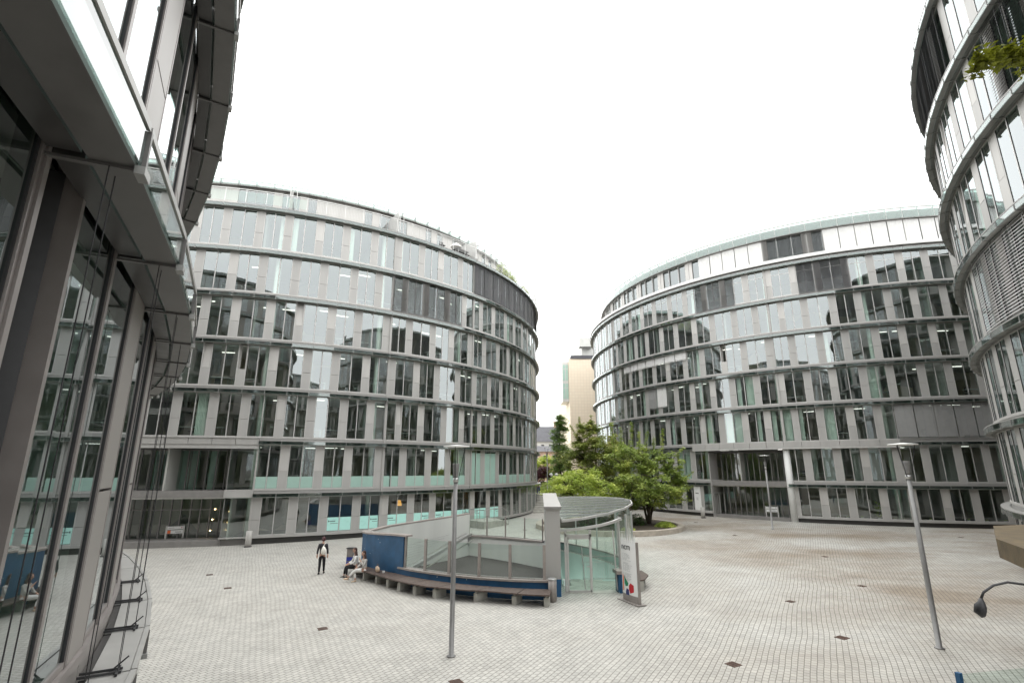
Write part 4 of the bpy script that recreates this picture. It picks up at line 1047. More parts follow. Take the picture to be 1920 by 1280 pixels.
# ------------------------------------------------------------------ bollards, small boards
def bollard(x, y, lab):
    z = gz(x, y); r = thing('bollard', (x, y, z), lab, 'bollard', 'bollards by the entrances')
    q = MB(); q.lathe((0, 0, 0), [(.2, 0), (.2, .98), (.18, 1.0)], 18); q.build('shaft', M['clad2'], r, True)
    q = MB(); q.lathe((0, 0, 0), [(.24, 0), (.24, .05)], 18); q.build('foot', M['dark'], r)
bollard(-17.75, 36.55, 'light grey bollard at the ground floor corner of the left round building')
bollard(18.98, 53.3, 'light grey bollard under the white panel of the right round building')
def board(x, y, rz, lab, mats):
    z = gz(x, y); r = thing('sign_board', (x, y, z), lab, 'sign', None, rz)
    for s_ in (-.52, .52): q = MB(); q.box(s_ - .05, s_ + .05, -.04, .04, 0, 1.22); q.build('leg', M['frame'], r)
    q = MB(); q.box(-.47, .47, -.03, .03, .98, 1.18); q.box(-.47, .47, -.03, .03, .70, .93); p = q.build('panel', M['white'], r)
    q = MB()
    for k in range(7): q.box(.02 + k * .055, .06 + k * .055, -.034, -.031, .79, .83); q.box(-.4 + k * .05, -.36 + k * .05, -.034, -.031, 1.07, 1.09)
    q.build('lettering', M['ink'], p)
    q = MB(); q.box(-.45, -.25, -.034, -.031, .71, .92) if mats == 'o' else q.box(.3, .42, -.034, -.031, 1.08, 1.12); q.build('mark', M['orange'] if mats == 'o' else M['ink'], p)
    if mats == 'o':
        q = MB(); q.box(.36, .42, -.034, -.031, 1.05, 1.12); q.build('red_mark', M['red_p'], p)
board(-23.7, 38.0, .42, 'low white board with an orange square before the recessed left entrance', 'o')
board(24.95, 51.4, -.55, 'low white board before the lobby of the right round building', 'g')
q = MB(); q.tube([(-20.13, 37.53, -.08), (-20.13, 37.53, 1.3)], .05, 8); tag(q.build('signal_post', M['steel']), 'thin steel push button post before the left entrance', 'post')
wp = MB(); wp.pbox(cB, -142.75, -141.35, RB + .05, RB + .11, .88, 3.25); o = wp.build('wall_sign', M['white'], loc=(cB[0], cB[1], 0)); tag(o, 'tall white sign panel fixed to the facade left of the lobby', 'sign')
q = MB(); 
for k in range(5): q.pbox(cB, -142.4 + k * .13, -142.32 + k * .13, RB + .111, RB + .116, 2.5, 2.62)
for k in range(3): q.pbox(cB, -142.3, -141.9, RB + .111, RB + .116, 2.1 - k * .1, 2.12 - k * .1)
t_ = q.build('lettering', M['ink'], o, loc=(cB[0], cB[1], 0)); t_.location = (0, 0, 0)

# ------------------------------------------------------------------ concrete block with handrail by building A
blk = thing('access_ramp', (-1.9, 46.8, .12), 'pale concrete access block with steel handrail by the left round building', 'ramp')
q = MB(); P = [(-2.35, 45.3), (-.75, 47.9), (-1.9, 49.3), (-4.2, 47.6)]
q.hexa([(x, y, -.1) for x, y in P] + [(x, y, .68 if k != 1 else .60) for k, (x, y) in enumerate(P)])
q.hexa([(-.75, 47.9, -.1), (-.2, 48.6, -.1), (-1.2, 50, -.1), (-1.9, 49.3, -.1), (-.75, 47.9, .60), (-.2, 48.6, .12), (-1.2, 50, .12), (-1.9, 49.3, .68)])
o = q.build('block', M['concrete'], blk, loc=(-1.9, 46.8, .12)); o.location = (0, 0, 0)
q = MB(); hp = [(-4.1, 47.2), (-3.0, 46.0), (-2.35, 45.4), (-1.55, 46.6), (-.85, 47.7), (-.3, 48.5)]
zz = [1.6, 1.6, 1.6, 1.65, 1.7, 1.2]
q.tube([(x, y, z) for (x, y), z in zip(hp, zz)], .03, 8)
for (x, y), z in list(zip(hp, zz)): q.tube([(x, y, .1), (x, y, z)], .025, 6)
o = q.build('handrail', M['steel'], blk, loc=(-1.9, 46.8, .12)); o.location = (0, 0, 0)

# ------------------------------------------------------------------ steps and upper terrace in the gap
q = MB()
for k in range(11): q.box(2.3, 9.0, 59.5 + k * .62, 60.12 + k * .62 + (40 if k == 10 else 0), -.2, .42 + k * .15)
struct(q.build('steps', M['concrete']))
q = MB(); q.poly([(2.3, 66.3, 1.925), (26, 66.3, 1.925), (40, 150, 1.93), (-25, 150, 1.93), (2.3, 80, 1.925)]); struct(q.build('upper_terrace', M['concrete']))
q = MB(); q.box(3.2, 12, 74, 84, 1.93, 2.25); struct(q.build('lawn', M['grass']))
q = MB(); q.box(5.8, 13, 71.6, 72.0, 1.93, 2.15); tag(q.build('low_wall', M['curb']), 'low pale stone wall edging the lawn beyond the stairs', 'wall')
hr = MB(); hr.tube([(4.95, 66.5, 1.93), (4.95, 66.5, 2.8), (4.9, 65.5, 2.85), (4.6, 62, 2.0), (4.6, 62, 1.2)], .05, 8)
tag(hr.build('handrail', M['steel']), 'bent steel handrail at the top of the stairs', 'handrail')
gl_ = thing('globe_lamp', (5.55, 70, 1.93), 'twin white globe lamp beyond the stairs', 'lamp')
q = MB(); q.tube([(0, 0, 0), (0, 0, 2.1)], .05, 8); q.beam((-.35, 0, 2.1), (.35, 0, 2.1), .05, .05); q.build('pole', M['polemetal'], gl_)
for s_ in (-.35, .35): q = MB(); q.lathe((s_, 0, 2.15), [(.02, 0), (.2, .07), (.26, .2), (.2, .33), (.02, .4)], 14); q.build('lamp_shade', M['white'], gl_, True)

# ------------------------------------------------------------------ planter
pc = (8.3, 46.4)
plr = thing('round_planter', (pc[0], pc[1], .1), 'round stone edged planting bed with trees in the plaza', 'planter')
q = MB()
for k in range(60): q.pbox(pc, k * 6, k * 6 + 5.85, 5.75, 6.25, -.1, .50); q.pbox(pc, k * 6, k * 6 + 6, 5.7, 6.15, -.1, .44)
o = q.build('curb', M['curb'], plr, loc=(pc[0], pc[1], .1)); o.location = (0, 0, 0)
q = MB(); rr = random.Random(8); rings = [0, 2, 4, 5.72]
gridp = []
for r_ in rings: gridp.append([(pc[0] + r_ * cos(t * pi / 18), pc[1] + r_ * sin(t * pi / 18), .62 - .03 * r_ + rr.uniform(-.05, .05)) for t in range(36)])
for a in range(3):
    for t in range(36): q.quad(gridp[a][t], gridp[a + 1][t], gridp[a + 1][(t + 1) % 36], gridp[a][(t + 1) % 36])
o = q.build('soil', M['soil'], plr, True, loc=(pc[0], pc[1], .1)); o.location = (0, 0, 0)

# ------------------------------------------------------------------ trees
def leafcloud(mb, ctr, rad, n, size, rr, flat_=.55):
    for _ in range(n):
        while True:
            v = Vector((rr.gauss(0, .45), rr.gauss(0, .45), rr.gauss(0, .45)))
            if v.length < 1.25: break
        p = Vector(ctr) + Vector((v.x * rad, v.y * rad, v.z * rad * flat_))
        a = rr.uniform(0, 2 * pi); tl = rr.gauss(0, .55); s_ = size * rr.uniform(.6, 1.3)
        u = Vector((cos(a), sin(a), tl * .5)).normalized(); nrm = Vector((rr.gauss(0, .5), rr.gauss(0, .5), 1)).normalized()
        w_ = nrm.cross(u).normalized()
        mb.quad(p - u * s_, p - w_ * s_ * .45 + u * s_ * .1, p + u * s_ - Vector((0, 0, s_ * .25)), p + w_ * s_ * .45 + u * s_ * .1)
def tree(name, base, label, cat, stems, clusters, leafm, size, seed, trunk_r=.09, group=None, sprouts=()):
    rr = random.Random(seed); b = Vector(base)
    root = thing(name, base, label, cat, group)
    tk = MB(); lf = MB()
    tips = []
    for (dx, dy, h) in stems:
        top = b + Vector((dx, dy, h)); pts = [b + Vector((dx * .04, dy * .04, -.1))]
        for k in range(1, 7):
            f = k / 6; pts.append(b + Vector((dx * f ** 1.3 + rr.uniform(-.06, .06), dy * f ** 1.3 + rr.uniform(-.06, .06), h * f)))
        tk.tube(pts, [trunk_r * (1 - .8 * k / 6) for k in range(7)], 7); tips.append(pts)
    for (c_, rad, n) in clusters:
        c_ = b + Vector(c_)
        best = min((p for pts in tips for p in pts[2:]), key=lambda p: (p - c_).length + max(0, p.z - c_.z) * 2)
        mid = best.lerp(c_, .5) + Vector((0, 0, .12 * (c_ - best).length))
        tk.tube([best, mid, c_], [trunk_r * .3, trunk_r * .2, trunk_r * .07], 5)
        for _ in range(3):
            e = c_ + Vector((rr.gauss(0, .6) * rad, rr.gauss(0, .6) * rad, rr.gauss(0, .3) * rad)); tk.tube([c_, e], [trunk_r * .09, .006], 4)
        leafcloud(lf, c_, rad, n, size, rr)
    for (a, b_) in sprouts:
        a = b + Vector(a); b_ = b + Vector(b_); tk.tube([a, a.lerp(b_, .5) + Vector((rr.uniform(-.1, .1), 0, 0)), b_], [.035, .025, .008], 5)
        n_ = int((b_ - a).length * 7)
        for k in range(n_):
            p = a.lerp(b_, (k + rr.random()) / n_); leafcloud(lf, p, .26 * (1 - .4 * k / n_), 12, size * .95, rr, 1)
    o = tk.build('trunk', M['bark'], root, True, loc=b); o.location = (0, 0, 0)
    o = lf.build('crown', leafm, root, loc=b); o.location = (0, 0, 0)
    return root
def ell(rr, c, rad, n, cr, ln, low=-1, shell=.45):
    out = []
    while len(out) < n:
        v = Vector((rr.uniform(-1, 1), rr.uniform(-1, 1), rr.uniform(low, 1)))
        if shell < v.length < 1: out.append(((c[0] + v.x * rad[0], c[1] + v.y * rad[1], c[2] + v.z * rad[2]), cr * rr.uniform(.7, 1.25), ln))
    return out
rr = random.Random(77)
# multi stemmed maple in the planter
cl = ell(rr, (.1, -.3, 3.0), (3.2, 2.6, 2.1), 150, .55, 110, -1, .3) + ell(rr, (-.8, .2, 5.4), (2.6, 1.9, 1.4), 60, .5, 95, -.8, .2) + ell(rr, (2.1, -.2, 4.4), (1.3, 1.0, 1.6), 20, .42, 75)
tree('maple_tree', (11.6, 45.6, .5), 'multi stemmed green maple with upright shoots at the right of the round planter', 'tree',
     [(-1.6, .2, 4.2), (-.6, -.6, 4.8), (.5, .4, 5.0), (1.6, -.2, 4.2), (.2, -1.2, 3.8)], cl, M['leaf_mid'], .11, 1, .12,
     sprouts=[((-2.6, 0, 5.0), (-2.8, 0, 8.6)), ((-2.0, .3, 5.2), (-1.9, .3, 8.1)), ((-1.3, 0, 5.2), (-1.0, 0, 8.6)), ((.1, .2, 5.4), (.4, .2, 7.8)), ((1.3, 0, 5.0), (1.75, 0, 8.0)), ((.8, .4, 5.4), (1.0, .4, 7.3)), ((-.6, -.4, 5.6), (-.5, -.5, 7.6)), ((2.0, 0, 4.8), (3.4, 0, 6.3)), ((2.2, 0, 3.0), (4.1, -.2, 4.3)), ((2.0, -.3, 2.4), (3.8, -.3, 3.0)), ((2.4, .3, 4.2), (3.6, .3, 5.2))])
cl = ell(rr, (0, 0, 3.0), (1.5, 1.3, 1.1), 22, .5, 80)
tree('maple_tree', (9.6, 43.6, .5), 'slender pale stemmed small maple at the front of the round planter', 'tree', [(.3, .1, 3.2), (-.3, .2, 2.9)], cl, M['leaf_mid'], .10, 2, .07)
# big darker tree at the back left of the planter
cl = ell(rr, (0, 0, 5.3), (3.4, 2.8, 2.6), 190, .6, 110, -.9, .3) + ell(rr, (-.9, 0, 7.8), (1.4, 1.2, 1.5), 40, .45, 95) + ell(rr, (1.6, 0, 6.6), (1.4, 1.1, 1.2), 16, .45, 80)
tree('broadleaf_tree', (8.2, 51.0, .4), 'large olive green tree standing behind the glass canopy', 'tree', [(-1.2, 0, 6.4), (0, .3, 8.0), (1.3, -.2, 6.5)], cl, M['leaf_dark'], .12, 3, .16,
     sprouts=[((-1.0, 0, 7.6), (-1.6, 0, 9.6)), ((-.4, 0, 8), (-.3, 0, 9.8)), ((-1.4, 0, 7), (-2.5, 0, 8.9))])
cl = ell(rr, (0, 0, 3.0), (3.2, 2.4, 1.6), 140, .5, 115, -.7, .3)
tree('japanese_maple', (5.9, 43.8, .3), 'low spreading light green maple above the canopy roof', 'tree', [(-1.2, 0, 3.2), (0, .2, 3.6), (1.3, -.1, 3.2)], cl, M['leaf_light'], .10, 4, .10)
cl = []
for k in range(130):
    z = rr.uniform(.8, 11.3); w_ = 1.25 * (1 - max(0, (z - 6.5)) / 5.6) ** .8 + .2; a = rr.uniform(0, 6.28); q_ = rr.uniform(.3, 1) * w_
    cl.append(((q_ * cos(a), q_ * sin(a), z), rr.uniform(.5, .9), 110))
tree('columnar_tree', (7.1, 77, 1.7), 'tall narrow columnar tree left of the sandstone building', 'tree', [(0, 0, 10.8)], cl, M['leaf_col'], .13, 5, .18)
cl = ell(rr, (0, 0, 2.2), (2.6, 2.0, 2.1), 40, .8, 90, -.8, .3)
tree('copper_beech', (4.6, 92, 1.7), 'dark red leaved tree beyond the stairs', 'tree', [(0, 0, 3.5)], cl, M['leaf_red'], .20, 6, .15)
cl = ell(rr, (0, 0, 3.2), (6.0, 3.0, 2.6), 60, 1.2, 80, -.6, .3)
tree('broadleaf_tree', (7.5, 108, 1.7), 'bright green tree behind the red leaved tree', 'tree', [(0, 0, 5), (2, 0, 4.5)], cl, M['leaf_light'], .30, 7, .2)
def bush(x, y, z, r_, h, m, lab, seed, n=900, s=.08, cat='bush', name='bush', grp=None):
    rr = random.Random(seed); q = MB(); st_ = MB(); root = thing(name, (x, y, z), lab, cat, grp)
    for _ in range(n):
        a = rr.uniform(0, 6.28); e = math.asin(rr.uniform(0, 1)); k = rr.uniform(.7, 1.05)
        leafcloud(q, (k * r_ * cos(a) * cos(e), k * r_ * sin(a) * cos(e), k * h * sin(e)), .12, 2, s, rr)
    q.build('foliage', m, root)
    for k in range(5):
        a = k * 1.256; st_.tube([(0, 0, -.05), (r_ * .5 * cos(a), r_ * .5 * sin(a), h * .7)], [.03, .01], 5)
    st_.build('stem', M['bark'], root)
for k, (x, y, r_, h, m, lab) in enumerate([(10.2, 44.9, 1.0, .95, 'leaf_bush', 'dark round bush between the two maple stems'), (8.3, 42.2, .8, .8, 'leaf_bush', 'dark bush beside the pavilion post at the planter edge'),
    (12.4, 43.6, .8, .45, 'leaf_light', 'low bright green plant at the right of the planter'), (9.0, 46.8, 1.3, 1.6, 'leaf_bush', 'tall dark shrub deep in the planter'), (8.9, 41.4, .5, .25, 'leaf_light', 'flat green ground plant at the front kerb of the planter'),
    (9.8, 48.6, 1.0, 2.0, 'leaf_gold', 'golden leaved shrub behind the maple stems'), (6.4, 43.0, 1.2, 1.1, 'leaf_bush', 'dark bush behind the pavilion glass')]):  # the golden shrub is added where warm lights show
    bush(x, y, .42, r_, h, M[m], lab, 100 + k, 700)
bush(6.4, 73, 1.93, 3.2, 1.6, M['leaf_light'], 'clipped light green hedge beside the stairs', 120, 1800, .13, 'hedge', 'hedge')
bush(13.0, 70, 1.93, 4.5, 2.4, M['leaf_mid'], 'broad green shrubbery right of the columnar tree', 121, 2200, .14)
# planting on the roof terrace of A
for k, (t, h) in enumerate([(-29.5, 1.6), (-27.0, 1.2), (-24.6, .9), (-18.5, .9), (-16.0, .7)]):
    p = pol(cA, t, RA - .3, LA[6] + .05); bush(p.x, p.y, p.z, .55, h, M['leaf_light'], ['tallest shrub on the roof terrace of the left building', 'second roof terrace shrub of the left building', 'roof terrace shrub in the middle of its row', 'roof terrace shrub further right on the left building', 'last small shrub at the right end of the roof terrace'][k], 140 + k, 140, .09, 'shrub', 'terrace_shrub')
# terrace furniture on A
def terrace_chair(t, lab):
    p = pol(cA, t, RA - .6, LA[6] + .02); r = thing('terrace_chair', p, lab, 'chair', 'chairs on the roof terrace', R(t))
    q = MB(); q.box(-.22, .22, -.22, .22, .42, .46); q.build('seat', M['dark'], r)
    q = MB(); q.box(-.24, -.2, -.22, .22, .46, .9); q.build('backrest', M['dark'], r)
    for u in (-.2, .18):
        for v in (-.2, .18): q = MB(); q.box(u, u + .03, v, v + .03, 0, .42); q.build('leg', M['steel'], r)
terrace_chair(-45.2, 'dark chair left of the parasol on the roof terrace'); terrace_chair(-39.4, 'dark chair right of the parasol on the roof terrace'); terrace_chair(-37.2, 'dark chair at the end of the table on the roof terrace')
p = pol(cA, -41.8, RA - .8, LA[6] + .02); pr = thing('parasol', p, 'cream folded parasol on the roof terrace', 'parasol')
q = MB(); q.tube([(0, 0, 0), (0, 0, 1.5)], .03, 6); q.lathe((0, 0, 0), [(.2, 0), (.2, .06)], 10); q.build('pole', M['steel'], pr)
q = MB(); q.lathe((0, 0, .9), [(.05, 0), (.55, .02), (.4, .25), (.05, .5)], 10); q.build('canopy', M['bag_w'], pr)
p = pol(cA, -40.6, RA - .8, LA[6] + .02); tb = thing('terrace_table', p, 'dark rectangular table on the roof terrace', 'table', None, R(50))
q = MB(); q.box(-.8, .8, -.4, .4, .72, .76); q.build('table_top', M['dark'], tb)
for u in (-.7, .66):
    for v in (-.35, .31): q = MB(); q.box(u, u + .04, v, v + .04, 0, .72); q.build('leg', M['steel'], tb)

# near branch hanging in from the right
nb = thing('tree_branch', (4.6, 3.7, 8.45), 'yellow green leafy branch reaching in at the upper right edge', 'branch')
rr = random.Random(55); tk = MB(); lf = MB(); P0 = Vector((5.3, 3.9, 8.65)); P1 = Vector((3.95, 3.62, 8.40))
tw = [P0, P0.lerp(P1, .35) + Vector((0, 0, .04)), P0.lerp(P1, .7), P1]; tk.tube(tw, [.02, .014, .009, .003], 6)
for k in range(46):
    f = rr.uniform(.1, 1); a = P0.lerp(P1, f); e = a + Vector((rr.uniform(-.14, .06), rr.uniform(-.12, .12), rr.uniform(-.22, .12))) * (1.15 - .5 * f); tk.tube([a, e], [.004, .002], 4)
    for j in range(11):
        p = a.lerp(e, rr.uniform(.2, 1.1)); leafcloud(lf, p, .06, 3, .032, rr, 1)
o = tk.build('twig', M['bark'], nb, True, loc=(4.6, 3.7, 8.45)); o.location = (0, 0, 0); o = lf.build('foliage', M['leaf_near'], nb, loc=(4.6, 3.7, 8.45)); o.location = (0, 0, 0)

cs = thing('concrete_canopy', (13, 12, 3.04), 'brown stained concrete slab jutting in at the right edge', 'canopy')
q = MB(); P = [(13.6, 15.24), (11.15, 12.5), (10.29, 10.95), (9.3, 9.0), (13.5, 7.5), (17.5, 9.5), (18.3, 16.4)]
for a, b in zip(P, P[1:] + P[:1]): q.quad((a[0], a[1], 3.04), (b[0], b[1], 3.04), (b[0], b[1], 3.45), (a[0], a[1], 3.45))
q.poly([(x, y, 3.45) for x, y in P]); q.poly([(x, y, 3.04) for x, y in reversed(P)])
o = q.build('slab', M['brown'], cs, loc=(13, 12, 3.04)); o.location = (0, 0, 0)
q = MB(); q.box(14.2, 15.4, 10.4, 12.2, -.4, 3.038); o = q.build('support', M['concrete'], cs, loc=(13, 12, 3.04)); o.location = (0, 0, 0)
gn = thing('gooseneck_lamp', (6.3, 5.3, -.2), 'black spotlight on a curved arm above the paving at the right edge', 'lamp')
G_ = (6.3, 5.3, -.2)
q = MB(); arm = [Vector(p) for p in ((4.462, 5.3, 3.80), (4.50, 5.3, 3.86), (4.605, 5.3, 3.92), (4.75, 5.3, 3.949), (4.90, 5.3, 3.93), (5.2, 5.3, 3.80), (5.7, 5.3, 3.45), (6.1, 5.3, 2.9), (6.3, 5.3, 2.0), (6.3, 5.3, -.3))]
q.tube(arm, .011, 8); o = q.build('arm', M['dark'], gn, True, loc=G_); o.location = (0, 0, 0)
q = MB(); hp_ = Vector((4.445, 5.3, 3.74)); q.tube([hp_ + Vector((.02, 0, .07)), hp_ + Vector((.015, 0, .03)), hp_, hp_ + Vector((-.015, 0, -.05)), hp_ + Vector((-.0, -.01, -.09))], [.014, .03, .048, .05, .02], 10)
o = q.build('lamp_head', M['dark'], gn, True, loc=G_); o.location = (0, 0, 0)
gs = thing('glass_balustrade', (9.3, 11.8, -.2), 'glass balustrade with a blue post at the bottom right corner', 'balustrade')
q = MB(); q.obox((9.17, 11.81), .09, .09, -.3, .95, .3); o = q.build('post', M['blue'], gs, loc=(9.3, 11.8, -.2)); o.location = (0, 0, 0)
q = MB(); q.quad((9.22, 11.82, -.2), (13.0, 12.6, -.2), (13.0, 12.6, .92), (9.22, 11.82, .92)); o = q.build('glass_pane', M['rail_glass'], gs, loc=(9.3, 11.8, -.2)); o.location = (0, 0, 0)

# ------------------------------------------------------------------ far buildings
e = thing('sandstone_building', (18, 112, 0), 'pale sandstone tiled office block in the gap between the round buildings', 'building')
def esub(mb, n_, m_, par=e): o = mb.build(n_, m_, par, loc=(18, 112, 0)); o.location = (0, 0, 0); return o
q = MB(); q.box(11.95, 40, 105, 130, 0, 27.5); esub(q, 'wall', M['sandstone'])
q = MB(); q.box(12.4, 40, 104.8, 130, 27.5, 28.2); esub(q, 'roof', M['roof_t'])
q = MB(); q.box(15.2, 40, 108, 125, 28.2, 32.3); q.box(14.5, 17.2, 106, 108, 30.4, 32.3); esub(q, 'rooftop_storey', M['hwhite'])
q = MB(); q.box(10.6, 11.9, 106, 112, 18.6, 27.0); o = esub(q, 'bay_window', M['frame'])
q = MB()
for z0, z1 in ((19.2, 22.4), (23.0, 26.4)):
    for s_ in range(2): q.box(10.75 + s_ * .6, 11.2 + s_ * .6, 105.97, 106, z0, z1 - 1.0); q.box(10.75 + s_ * .6, 11.2 + s_ * .6, 105.97, 106, z1 - .85, z1)
esub(q, 'pane', M['frost'], o)
def house(x0, x1, y0, y1, zb, ze, zr_, lab, wm):
    h_ = thing('far_house', ((x0 + x1) / 2, (y0 + y1) / 2, 0), lab, 'house'); L_ = ((x0 + x1) / 2, (y0 + y1) / 2, 0)
    def hs(mb, n_, m_, par=h_): o = mb.build(n_, m_, par, loc=L_); o.location = (0, 0, 0); return o
    q = MB(); q.box(x0, x1, y0, y1, zb, ze); hs(q, 'wall', wm)
    q = MB(); m_ = (y0 + y1) / 2; q.hexa([(x0 - .5, y0 - .6, ze), (x1 + .5, y0 - .6, ze), (x1 + .5, y1 + .6, ze), (x0 - .5, y1 + .6, ze), (x0 + 1, m_ - .1, zr_), (x1 - 1, m_ - .1, zr_), (x1 - 1, m_ + .1, zr_), (x0 + 1, m_ + .1, zr_)]); o = hs(q, 'roof', M['roof_t'])
    q = MB(); q.box(x1 - 3.2, x1 - 2, m_ - .6, m_ + .6, zr_ - 1.5, zr_ + 1.6); hs(q, 'chimney', M['housewall'], o)
    n_ = int((x1 - x0) / 2.4)
    for k in range(n_):
        u = x0 + 1 + k * 2.4; q = MB(); q.box(u, u + 1.1, y0 - .05, y0 + .02, ze - 2.4, ze - .8); w_ = hs(q, 'window', M['white'])
        q = MB(); q.box(u + .1, u + 1.0, y0 - .08, y0 - .05, ze - 2.3, ze - .9); hs(q, 'pane', M['dark'], w_)
house(5.5, 16.5, 160, 170, 0, 13.2, 18.2, 'grey roofed house far away in the gap beside the left building', M['hwhite'])
house(5.0, 17, 142, 150, 0, 9.6, 11.3, 'brick row house in front of the grey roofed house in the gap', M['housewall'])
house(15.0, 22, 150, 160, 0, 15.5, 20.5, 'dark house behind the columnar tree', M['hwhite'])

# ------------------------------------------------------------------ people
def skin(name, chains, mat, parent, lvl=1, smooth=True):
    """chains: list of [(pos, radius), ...]; first point of later chains may reuse an earlier named point by equality"""
    V = []; E = []; RR = []; idx = {}
    for ch in chains:
        pv = None
        for (p, r_) in ch:
            key = tuple(round(x, 4) for x in p)
            if key not in idx: idx[key] = len(V); V.append(p); RR.append(r_)
            i = idx[key]
            if pv is not None and pv != i: E.append((pv, i))
            pv = i
    me = bpy.data.meshes.new(name); me.from_pydata(V, E, []); o = bpy.data.objects.new(name, me); C.objects.link(o); o.parent = parent
    md = o.modifiers.new('skin', 'SKIN'); md.use_smooth_shade = True
    sv = me.skin_vertices[0].data if me.skin_vertices else None
    if sv is None:
        bm = bmesh.new(); bm.from_mesh(me); bm.verts.layers.skin.verify(); bm.to_mesh(me); bm.free(); sv = me.skin_vertices[0].data
    for i, r_ in enumerate(RR):
        sv[i].radius = r_ if hasattr(r_, '__len__') else (r_, r_); sv[i].use_root = (i == 0)
    ss = o.modifiers.new('sub', 'SUBSURF'); ss.levels = lvl; ss.render_levels = lvl + 1
    me.materials.append(mat)
    return o
def hand(chs, wrist, d, side, k=1.0):
    """five fingers from a wrist: palm plus short chains; d hand direction, side thumb direction"""
    d = Vector(d).normalized(); s_ = Vector(side).normalized(); w_ = Vector(wrist)
    palm = w_ + d * .05 * k; knk = w_ + d * .095 * k
    chs.append([(tuple(w_), .024), (tuple(palm), (.036, .018)), (tuple(knk), (.036, .014))])
    dn = d.cross(s_)
    for q, l_ in ((-1.5, .055), (-.5, .068), (.5, .072), (1.5, .062)):
        b_ = knk - s_ * q * -.017; m_ = b_ + d * l_ * .5 * k; t_ = b_ + d * l_ * k + dn * .012
        chs.append([(tuple(knk), (.036, .014)), (tuple(b_ + d * .01), .009), (tuple(m_), .0085), (tuple(t_), .007)])
    chs.append([(tuple(palm), (.036, .018)), (tuple(palm + s_ * .042 + d * .01), .011), (tuple(palm + s_ * .058 + d * .045), .009)])
def head_mesh(parent, ctr, face, hairm, style, tilt=0):
    """ellipsoid head with nose, ears, eyes; face direction angle in xy"""
    q = MB(); nu, nv = 16, 12; ctr = Vector(ctr); f = Vector((cos(face), sin(face), 0)); s_ = Vector((-sin(face), cos(face), 0)); u = Vector((0, 0, 1))
    def pt(a, e):
        x = cos(e) * cos(a); y = cos(e) * sin(a); z = sin(e)
        jaw = 1 - .28 * max(0, -z) ** 1.3
        r_ = Vector((x * .098 * (1 if z > -.3 else .95), y * .076 * jaw, z * .122))
        if x > .5 and abs(y) < .35: r_.x += .010 * math.exp(-((z + .12) / .16) ** 2) * (1 - abs(y) / .35) * 2.2
        if x > .6: r_.x += .006 * math.exp(-((z + .45) / .08) ** 2) - .006 * math.exp(-((z - .02) / .1) ** 2) * (1 if .2 < abs(y) < .6 else 0)
        return ctr + f * r_.x + s_ * r_.y + u * r_.z
    G = [[pt(2 * pi * i / nu, -pi / 2 + pi * j / nv) for i in range(nu)] for j in range(nv + 1)]
    for j in range(nv):
        for i in range(nu): q.quad(G[j][i], G[j][(i + 1) % nu], G[j + 1][(i + 1) % nu], G[j + 1][i])
    for sg in (-1, 1): q.obox((ctr + s_ * sg * .078 - f * .01).to_2d(), .03, .014, ctr.z - .035, ctr.z + .025, face)
    q.build('head', M['skin'], parent, True)
    e_ = MB()
    for sg in (-1, 1):
        p = ctr + f * .089 + s_ * sg * .03 + u * .012; e_.obox(p.to_2d(), .008, .018, p.z - .005, p.z + .005, face)
    p = ctr + f * .091 - u * .058; e_.obox(p.to_2d(), .006, .035, p.z - .004, p.z + .004, face)
    e_.build('facial_features', M['hairb'], parent)
    h = MB(); Hs = 1.13
    def hp(a, e):
        x = cos(e) * cos(a); y = cos(e) * sin(a); z = sin(e); r_ = Vector((x * .098 * Hs - .012, y * .076 * Hs * 1.1, z * .122 * Hs + .008)); return ctr + f * r_.x + s_ * r_.y + u * r_.z
    for j in range(nv):
        for i in range(nu):
            a = 2 * pi * (i + .5) / nu; e0 = -pi / 2 + pi * j / nv; ax = math.atan2(sin(a), cos(a))
            lim = .55 if abs(ax) < .95 else (.05 if abs(ax) < 1.5 else (-.9 if style == 'long' else -.55))
            if e0 >= lim - .01:
                h.quad(hp(2 * pi * i / nu, e0), hp(2 * pi * (i + 1) / nu, e0), hp(2 * pi * (i + 1) / nu, e0 + pi / nv), hp(2 * pi * i / nu, e0 + pi / nv))
    if style == 'long':
        for k in range(14):
            a = pi - 1.45 + k * 2.9 / 13; p0 = ctr + f * .09 * cos(a) + s_ * .088 * sin(a) - u * .03; p1 = ctr + f * (.10 * cos(a) - .03) + s_ * .11 * sin(a) - u * .24; p2 = ctr + f * (.08 * cos(a) - .045) + s_ * .10 * sin(a) - u * .40
            h.tube([p0, p1, p2], [.028, .03, .012], 6)
    h.build('hair', hairm, parent, True)

def shoe(parent, pos, ang, mat, up=0):
    q = MB(); c_, s_ = cos(ang), sin(ang)
    T = lambda x, y, z: (pos[0] + x * c_ - y * s_, pos[1] + x * s_ + y * c_, pos[2] + z + x * up)
    q.tube([T(-.07, 0, .045), T(-.02, 0, .05), T(.06, 0, .042), T(.13, 0, .032), T(.17, 0, .026)], [.03, .042, .04, .034, .015], 10)
    q.hexa([T(-.08, -.035, 0), T(.16, -.035, 0), T(.16, .035, 0), T(-.08, .035, 0), T(-.08, -.03, .02), T(.16, -.03, .02), T(.16, .03, .02), T(-.08, .03, .02)])
    q.build('shoe', mat, parent, True)

# walking person seen from behind
px_, py_ = -9.62, 27.72; pz_ = gz(px_, py_)
pw = thing('person', (px_, py_, pz_), 'person in a black jacket and trousers walking away with a white shoulder bag', 'person', None, R(8))
